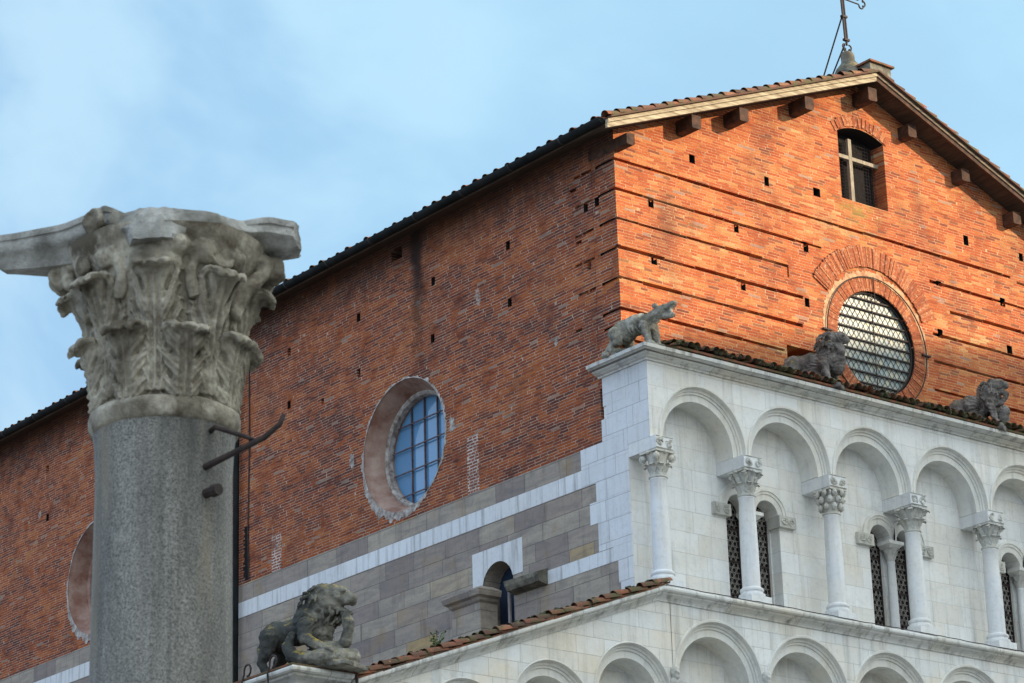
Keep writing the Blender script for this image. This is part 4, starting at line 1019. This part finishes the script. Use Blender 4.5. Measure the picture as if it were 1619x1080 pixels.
# serpent coil and head
pts = [(-.12, -.24, .42, .05), (-.16, -.27, .28, .075), (-.08, -.29, .15, .09), (.10, -.29, .09, .10), (.30, -.26, .09, .10), (.48, -.16, .10, .10), (.56, -.02, .12, .095), (.50, .10, .14, .09), (.36, .12, .18, .085), (.40, .0, .25, .085), (.50, -.06, .30, .075), (.53, -.06, .42, .065), (.52, -.05, .52, .068), (.49, -.04, .60, .055)]
chain(b, pts); b.ell((.535, -.05, .50), (.065, .06, .10)); b.ell((.53, -.10, .53), (.02, .02, .03)); b.ell((.46, -.03, .64), (.05, .035, .04))
b.ell((.22, 0, .18), (.28, .22, .17)); b.box(-.05, .62, -.28, .24, -.02, .035)
me = sculpt(b, .0095, 1, .010, 17, 1.0, hair((.12, 0, .72), 46, .007))
finish_statue(L1, me, M_LION)
# 2 howling beast on the loggia corner
L2 = thing('beast_statue', 'gaunt stone beast howling with raised snout on the marble corner above the first arch', 'statue', (.08, -.60, 15.645), math.atan2(-.97, .25), 'carved stone beasts on the cornices')
b = MB(); rg = random.Random(5)
b.ell((-.50, 0, .36), (.23, .17, .19)); b.ell((-.30, 0, .42), (.26, .165, .165), M=Matrix.Rotation(R(-12), 3, 'Y')); b.ell((-.10, 0, .40), (.17, .135, .16))
chain(b, [(-.02, 0, .44, .115), (.10, 0, .51, .095), (.19, 0, .54, .085)])
b.ell((.17, 0, .535), (.13, .095, .10)); chain(b, [(.22, 0, .565, .075), (.32, 0, .565, .065), (.38, 0, .585, .055), (.41, 0, .61, .05)]); chain(b, [(.20, 0, .48, .06), (.31, 0, .435, .048), (.38, 0, .435, .042)]); b.ell((.34, 0, .49), (.05, .045, .04))
for s_ in (-1, 1):
    b.ell((.12, s_*.075, .62), (.06, .03, .04)); b.ell((.26, s_*.055, .60), (.03, .025, .025))
    chain(b, [(-.05, s_*.12, .34, .085), (-.02, s_*.13, .18, .06), (.02, s_*.13, .05, .052), (.08, s_*.13, .03, .045)])
    chain(b, [(-.58, s_*.13, .32, .12), (-.52, s_*.17, .17, .075), (-.66, s_*.17, .09, .05), (-.60, s_*.17, .03, .05), (-.50, s_*.17, .025, .045)])
chain(b, [(-.70, 0, .30, .05), (-.78, -.06, .12, .04), (-.80, -.14, .02, .05), (-.70, -.2, .0, .04)])
for i in range(7): b.ell((-.50+i*.075, 0, .50+.035*math.sin(i*.8)+(.02 if i < 4 else 0)), (.035, .022, .04), 6)
for i in range(5): chain(b, [(-.36+i*.07, -.135, .42, .018), (-.33+i*.07, -.15, .32, .016), (-.29+i*.07, -.12, .25, .012)], 6)
b.box(-.62, .12, -.19, .19, -.03, .03)
finish_statue(L2, sculpt(b, .0105, 1, .016, 14, 4.0), M_BEAST)
b = MB(); b.box(.02, .10, -.10, .10, .0, .16)
# 3 lion with a ram's head under its chin
L3 = thing('lion_statue', 'dark mossy-maned lion holding a horned head before the round front window', 'statue', (3.85, -.62, 15.70), FACE, 'carved stone beasts on the cornices')
b = MB(); rg = random.Random(8)
b.ell((-.62, 0, .46), (.24, .20, .20)); b.ell((-.36, 0, .47), (.30, .19, .18)); b.ell((-.06, 0, .46), (.22, .20, .26)); b.ell((-.02, 0, .64), (.20, .185, .23), M=Matrix.Rotation(R(-15), 3, 'Y')); b.ell((.05, 0, .80), (.19, .165, .13))
mane(b, rg, (-.02, 0, .62), (.225, .215, .32), 100, .10, .020)
b.ell((.14, 0, .82), (.15, .125, .11)); b.ell((.23, 0, .775), (.085, .09, .07)); b.ell((.285, 0, .775), (.04, .07, .05)); b.ell((.08, 0, .70), (.10, .14, .10))
for s_ in (-1, 1): b.ell((.23, s_*.08, .83), (.055, .035, .025)); b.ell((.05, s_*.15, .88), (.05, .03, .04))
# prey
b.ell((.18, -.06, .60), (.085, .075, .12)); b.ell((.23, -.09, .55), (.05, .045, .07)); chain(b, [(.14, -.13, .68, .022), (.08, -.17, .69, .02), (.05, -.19, .66, .014)], 6); b.ell((.12, -.14, .63), (.05, .02, .028)); b.ell((.10, -.02, .38), (.13, .15, .18)); b.ell((.17, -.03, .44), (.08, .11, .12))
for s_ in (-1, 1):
    chain(b, [(-.06, s_*.17, .40, .095), (-.04, s_*.20, .24, .07), (.0, s_*.19, .10, .058), (.08, s_*.18, .045, .055)])
    for f_ in (-1.5, -.5, .5, 1.5): b.ell((.13, s_*.18+f_*.025, .035), (.035, .013, .022), 6)
    chain(b, [(-.62, s_*.17, .40, .13), (-.50, s_*.22, .20, .08), (-.38, s_*.22, .10, .06)])
b.box(-.12, .19, -.24, .24, -.06, .02); b.box(-.85, -.1, -.18, .18, -.02, .34)
finish_statue(L3, sculpt(b, .0105, 1, .011, 17, 7.0, hair((-.02, 0, .60))), M_LIONG)
# 4 sitting lion with a ball
L4 = thing('lion_statue', 'smaller grey lion with open jaws raising a paw over a stone ball', 'statue', (7.60, -.60, 15.70), FACE, 'carved stone beasts on the cornices'); L4.scale = (1.16, 1.16, 1.22)
b = MB(); rg = random.Random(14)
b.ell((-.48, 0, .32), (.19, .17, .19)); b.ell((-.30, 0, .37), (.24, .16, .16)); b.ell((-.06, 0, .40), (.18, .165, .20)); b.ell((.0, 0, .52), (.15, .14, .17), M=Matrix.Rotation(R(-15), 3, 'Y'))
b.ell((.06, 0, .61), (.13, .12, .10)); mane(b, rg, (-.02, 0, .48), (.17, .17, .21), 80, .08, .017)
b.ell((.11, 0, .625), (.11, .095, .085)); chain(b, [(.16, 0, .61, .062), (.215, 0, .60, .056), (.235, 0, .60, .05)]); chain(b, [(.13, 0, .53, .045), (.21, 0, .495, .036)]); b.ell((.08, 0, .56), (.06, .09, .07))
for s_ in (-1, 1): b.ell((.19, s_*.055, .655), (.035, .025, .02)); b.ell((.05, s_*.11, .67), (.035, .02, .035))
for s_ in (-1, 1):
    chain(b, [(-.52, s_*.13, .22, .11), (-.42, s_*.17, .08, .065), (-.30, s_*.17, .04, .045)])
chain(b, [(-.02, .13, .34, .075), (.02, .15, .18, .052), (.06, .14, .06, .045), (.12, .14, .03, .04)])
chain(b, [(.0, -.12, .36, .075), (.06, -.15, .22, .05), (.08, -.15, .09, .045), (.14, -.15, .03, .042)])
chain(b, [(.06, .02, .36, .06), (.16, -.02, .36, .045), (.22, -.02, .42, .04), (.24, -.02, .47, .04)]); b.ell((.19, -.03, .22), .085); b.ell((.15, 0, .14), (.1, .1, .1))
b.box(-.12, .19, -.18, .18, -.06, .015); b.box(-.66, -.1, -.15, .15, -.02, .26)
finish_statue(L4, sculpt(b, .0095, 1, .010, 17, 9.0, hair((-.02, 0, .46), 60, .008)), M_LIONG)

# weed growing from the aisle tiles
W_ = thing('weed', 'small green weed sprouting between the aisle roof tiles', 'plant', (-4.05, -.55, AR(-4.05)+.05))
rg = random.Random(2); b = MB(); st = MB()
for i in range(9):
    a = rg.uniform(0, 2*PI); e = Vector((.12*math.cos(a), .12*math.sin(a), rg.uniform(.12, .28))); st.tube([(0, 0, 0), e*.5+Vector((0, 0, .03)), e], .004, 4)
    for k in range(7):
        p = e*(.35+.1*k); d = Vector((rg.uniform(-1, 1), rg.uniform(-1, 1), rg.uniform(-.2, .9))).normalized(); s_ = d.cross(Vector((.3, .2, 1))).normalized(); L_ = rg.uniform(.03, .06)
        b.add([p, p+d*L_*.5+s_*L_*.28, p+d*L_, p+d*L_*.5-s_*L_*.28], [(0, 1, 2, 3)])
st.build('stem', M_LEAF, W_); b.build('leaf', M_LEAF, W_)

# ------------------------------------------------------------------ foreground column
ANG = math.atan2(-.524, .851)
cm = thing('ancient_column', 'tall grey granite column with a broken acanthus capital standing before the church', 'column', (-19.148, -18.03, 0), ANG)
ZA = 6.20
b = MB()
prof = [(.385+.0, 0), (.385, .3)]+[(.382-.028*(k/12)**1.4, .3+(ZA-.62)*k/12) for k in range(13)]+[(.358, ZA-.25), (.364, ZA-.14), (.372, ZA-.085)]
b.lathe(prof, n=64); b.build('shaft', M_GRAN, cm, angle=40)
b = MB(); b.lathe([(.368, ZA-.088), (.385, ZA-.075), (.397, ZA-.045), (.398, ZA-.01), (.390, ZA+.022), (.37, ZA+.035)], n=64)
for v in range(len(b.v)): b.v[v] = tuple(Vector(b.v[v])+mnoise.noise_vector(Vector(b.v[v])*7)*.006)
b.build('astragal', M_CAP, cm, smooth=True)
def bell(z): q = max(0, min(1, z/.9)); return .345+.055*q+.14*max(0, q-.45)**1.6/.38
cp = MB(); prof = [(bell(z*.06), ZA+.03+z*.06) for z in range(16)]
cp.lathe(prof, n=48)
for v in range(len(cp.v)): cp.v[v] = tuple(Vector(cp.v[v])+mnoise.noise_vector(Vector(cp.v[v])*5)*.02)
CAPO = cp.build('capital', M_CAP, cm, smooth=True)
Mz = Matrix.Translation((0, 0, ZA+.03)); A0 = R(-8)
def big_leaf(q, row):
    b = MB(); a = A0+q*PI/4+(PI/8 if row == 1 else 0)
    rg = random.Random(q*7+row)
    if row == 1: leaf(b, a, bell, -.01, .375+rg.uniform(-.02, .02), .150, .038, .034, 76, 60, .046, 3, Mz, .1+rg.uniform(-.2, .4), .030, q*1.3, .006)
    else: leaf(b, a, bell, .03, .625+rg.uniform(-.02, .02), .132, .046, .046, 110, 60, .046, 4, Mz, .1+rg.uniform(-.2, .4), .016, q*2.1+9, .006)
    # winding so that the solid grows inwards
    me = b.mesh('t'); c0 = Vector((0, 0, ZA)); k = sum(1 if (Vector(p.center)-Vector((0, 0, p.center.z))).dot(p.normal) > 0 else -1 for p in me.polygons[:600])
    if k < 0: b.f = [f[::-1] for f in b.f]
    mm = bpy.data.meshes.new('l'); mm.from_pydata(b.v, [], b.f); mm.update()
    k = sum(1 if (Vector(p.center)-Vector((0, 0, p.center.z))).dot(p.normal) > 0 else -1 for p in mm.polygons[:600])
    if k < 0: mm.flip_normals()
    class Q: pass
    w_ = Q(); w_.mesh = lambda n: mm
    link('acanthus_leaf', solid(w_, .030, .0062, 1, .0055, 10, q+row*3.3), M_CAP, CAPO, smooth=True)
for q in range(8): big_leaf(q, 2)
for q in range(8): big_leaf(q, 1)
# corner scrolls with their stalks, and the inner helices that meet under the middle of each side
for q in range(4):
    a = A0+q*PI/2; rad = Vector((math.sin(a), -math.cos(a), 0)); tan = Vector((math.cos(a), math.sin(a), 0)); b = MB()
    zt = ZA+.815; rv = .55
    if q:
        for s_ in (-1, 1):
            pts = [rad*.37+tan*s_*.17+Vector((0, 0, ZA+.52)), rad*.43+tan*s_*.12+Vector((0, 0, ZA+.66)), rad*.52+tan*s_*.06+Vector((0, 0, ZA+.79))]
            rr = [.04, .045, .045]
            for t in range(20):
                th = PI*.5-t*.42; r = .062*(1-t/24); pts.append(rad*(rv+r*math.cos(th))+tan*s_*.03+Vector((0, 0, zt+r*math.sin(th)))); rr.append(.028*(1-.35*t/20))
            b.tube(pts, rr, 10)
        b.ell(rad*rv+Vector((0, 0, zt)), (.05, .05, .05), 12); b.ell(rad*.47+Vector((0, 0, ZA+.86)), (.12, .12, .06), 12)
    else:
        b.ell(rad*.42+Vector((0, 0, ZA+.74)), (.15, .12, .13), 12); b.ell(rad*.45+tan*.09+Vector((0, 0, ZA+.82)), (.10, .10, .07), 12)
    for s_ in (-1, 1):
        am = a+s_*PI/4-s_*.22; r2_ = Vector((math.sin(am), -math.cos(am), 0)); t2 = Vector((math.cos(am), math.sin(am), 0))*s_; pts = []
        c0 = r2_*.475+Vector((0, 0, ZA+.785))
        pts.append(rad*.36+tan*s_*.20+Vector((0, 0, ZA+.56))); pts.append(r2_*.43-t2*.06+Vector((0, 0, ZA+.69)))
        for t in range(14):
            th = PI*.75-t*.45; r = .060*(1-t/20); pts.append(c0+t2*(r*math.cos(th))+Vector((0, 0, r*math.sin(th))))
        b.tube(pts, [.035, .04]+[.032*(1-.3*t/14) for t in range(14)], 8); b.ell(c0, (.05, .05, .05), 8)
    me = sculpt(b, .010, 2, .020, 9, q*2.0)
    link('corner_scroll', me, M_CAP, CAPO, smooth=True)
# worn fleurons under the abacus
for am, dz, rf in ((R(-48), .985, .075), (R(35), .80, .085)):
    r2_ = Vector((math.sin(am), -math.cos(am), 0)); t2 = Vector((math.cos(am), math.sin(am), 0)); b = MB(); c0 = r2_*(.485 if am < 0 else .46)+Vector((0, 0, ZA+dz))
    Mr = Matrix((t2, Vector((0, 0, 1)), r2_)).transposed().to_4x4(); Mr.translation = c0
    b.lathe([(.0, .025), (rf*.5, .03), (rf*.78, .048), (rf*.95, .05), (rf*1.05, .03), (rf, -.02), (rf*.7, -.06), (0, -.07)], n=18, M=Mr, caps=False)
    link('fleuron', sculpt(b, .009, 1, .014, 12, am), M_CAP, CAPO, smooth=True)
# abacus with concave sides; the front corner is broken away, the right one cut short
pl = []
for q in range(4):
    an = A0+PI/4+q*PI/2; nn = Vector((math.sin(an), -math.cos(an))); tt = Vector((math.cos(an), math.sin(an)))
    for i in range(41):
        u = -.70+1.40*i/40; d = .50+.255*(abs(u)/.70)**1.7; pl.append(nn*d+tt*u)
lev = [(.85, .70), (.868, .75), (.905, .84), (.928, .90), (.936, .955), (.952, .985), (.985, .99), (.99, .975), (1.0, .975), (1.005, 1.0), (1.03, 1.0), (1.04, .99)]
b = MB(); vs = []
for z, s_ in lev:
    for p in pl:
        r = p.length; a = math.atan2(p.x, -p.y)
        def adiff(x, y): d = (x-y+PI) % (2*PI)-PI; return abs(d)
        rr = r*(1-(1-s_)*min(1, .5/r*1.1))
        nz_ = mnoise.noise(Vector((p.x*6, p.y*6, z*5)))*.02
        dq = adiff(a, A0)
        ab = (a-A0+PI) % (2*PI)-PI; brk = 0
        if -.60 < ab < 1.30:
            e_ = max(0, -.42-ab)*1.6+max(0, ab-1.10)*1.8
            cap_ = .565-(z-.845)*(.55-.1*ab)+.05*mnoise.noise(Vector((a*2.5, z*4, 2.2)))+.012*mnoise.noise(Vector((a*14, z*20, 5)))+e_; brk = min(1, max(0, 1-e_*4))
            rr = min(rr, cap_)
        if adiff(a, A0+PI/2) < .5: rr = min(rr, .705+.02*mnoise.noise(Vector((a*9, z*14, 0))))
        rr += nz_*.6
        zz = z+mnoise.noise(Vector((p.x*3, p.y*3, 9)))*.012-brk*(.03*(z-.85)/.19+max(0, .93-z)*.7)
        if adiff(a, A0+PI/2) < .5 and z < .96: zz += (.96-z)*.55*min(1, max(0, (r-.52)/.14))
        vs.append((rr*math.sin(a), -rr*math.cos(a), ZA+.02+zz))
n = len(pl); m = len(lev)
fs = [(i*n+k, i*n+(k+1) % n, (i+1)*n+(k+1) % n, (i+1)*n+k) for i in range(m-1) for k in range(n)]
vs += [(0, 0, ZA+.86), (0, 0, ZA+1.07)]
fs += [(m*n, (k+1) % n, k) for k in range(n)]+[(m*n+1, (m-1)*n+k, (m-1)*n+(k+1) % n) for k in range(n)]
b.add(vs, fs); b.build('abacus', M_CAPTOP, cm, angle=40)
# iron hooks driven into the shaft
def onshaft(a, z, r=.36): return Vector((r*math.sin(a), -r*math.cos(a), z))
a1 = R(37)
b = MB(); h0 = onshaft(a1, 5.875); d = Vector((.80, -.42, .30)).normalized(); pts = [h0-d*.05, h0, h0+d*.14, h0+d*.34, h0+d*.42+Vector((.01, -.02, .03)), h0+d*.44+Vector((.015, -.02, .075))]
b.tube(pts, [.018, .019, .017, .016, .014, .012], 8); b.build('iron_hook', M_IRON, cm, smooth=True)
b = MB(); h1 = onshaft(a1, 6.06); b.tube([h1-Vector((.0, -.05, 0)), h1+Vector((.04, -.04, .012)), h1+Vector((.10, -.05, -.01)), h1+Vector((.20, -.09, -.055)), h1+Vector((.235, -.10, -.075))], [.014, .014, .013, .012, .012], 8); b.build('iron_rod', M_IRON, cm, smooth=True)
b = MB(); h2 = onshaft(a1, 5.73); n_ = Vector((math.sin(a1), -math.cos(a1), 0)); b.tube([h2-n_*.04, h2+n_*.05, h2+n_*.055, h2+n_*.10], [.026, .026, .034, .030], 10); b.build('iron_stub', M_IRON, cm)
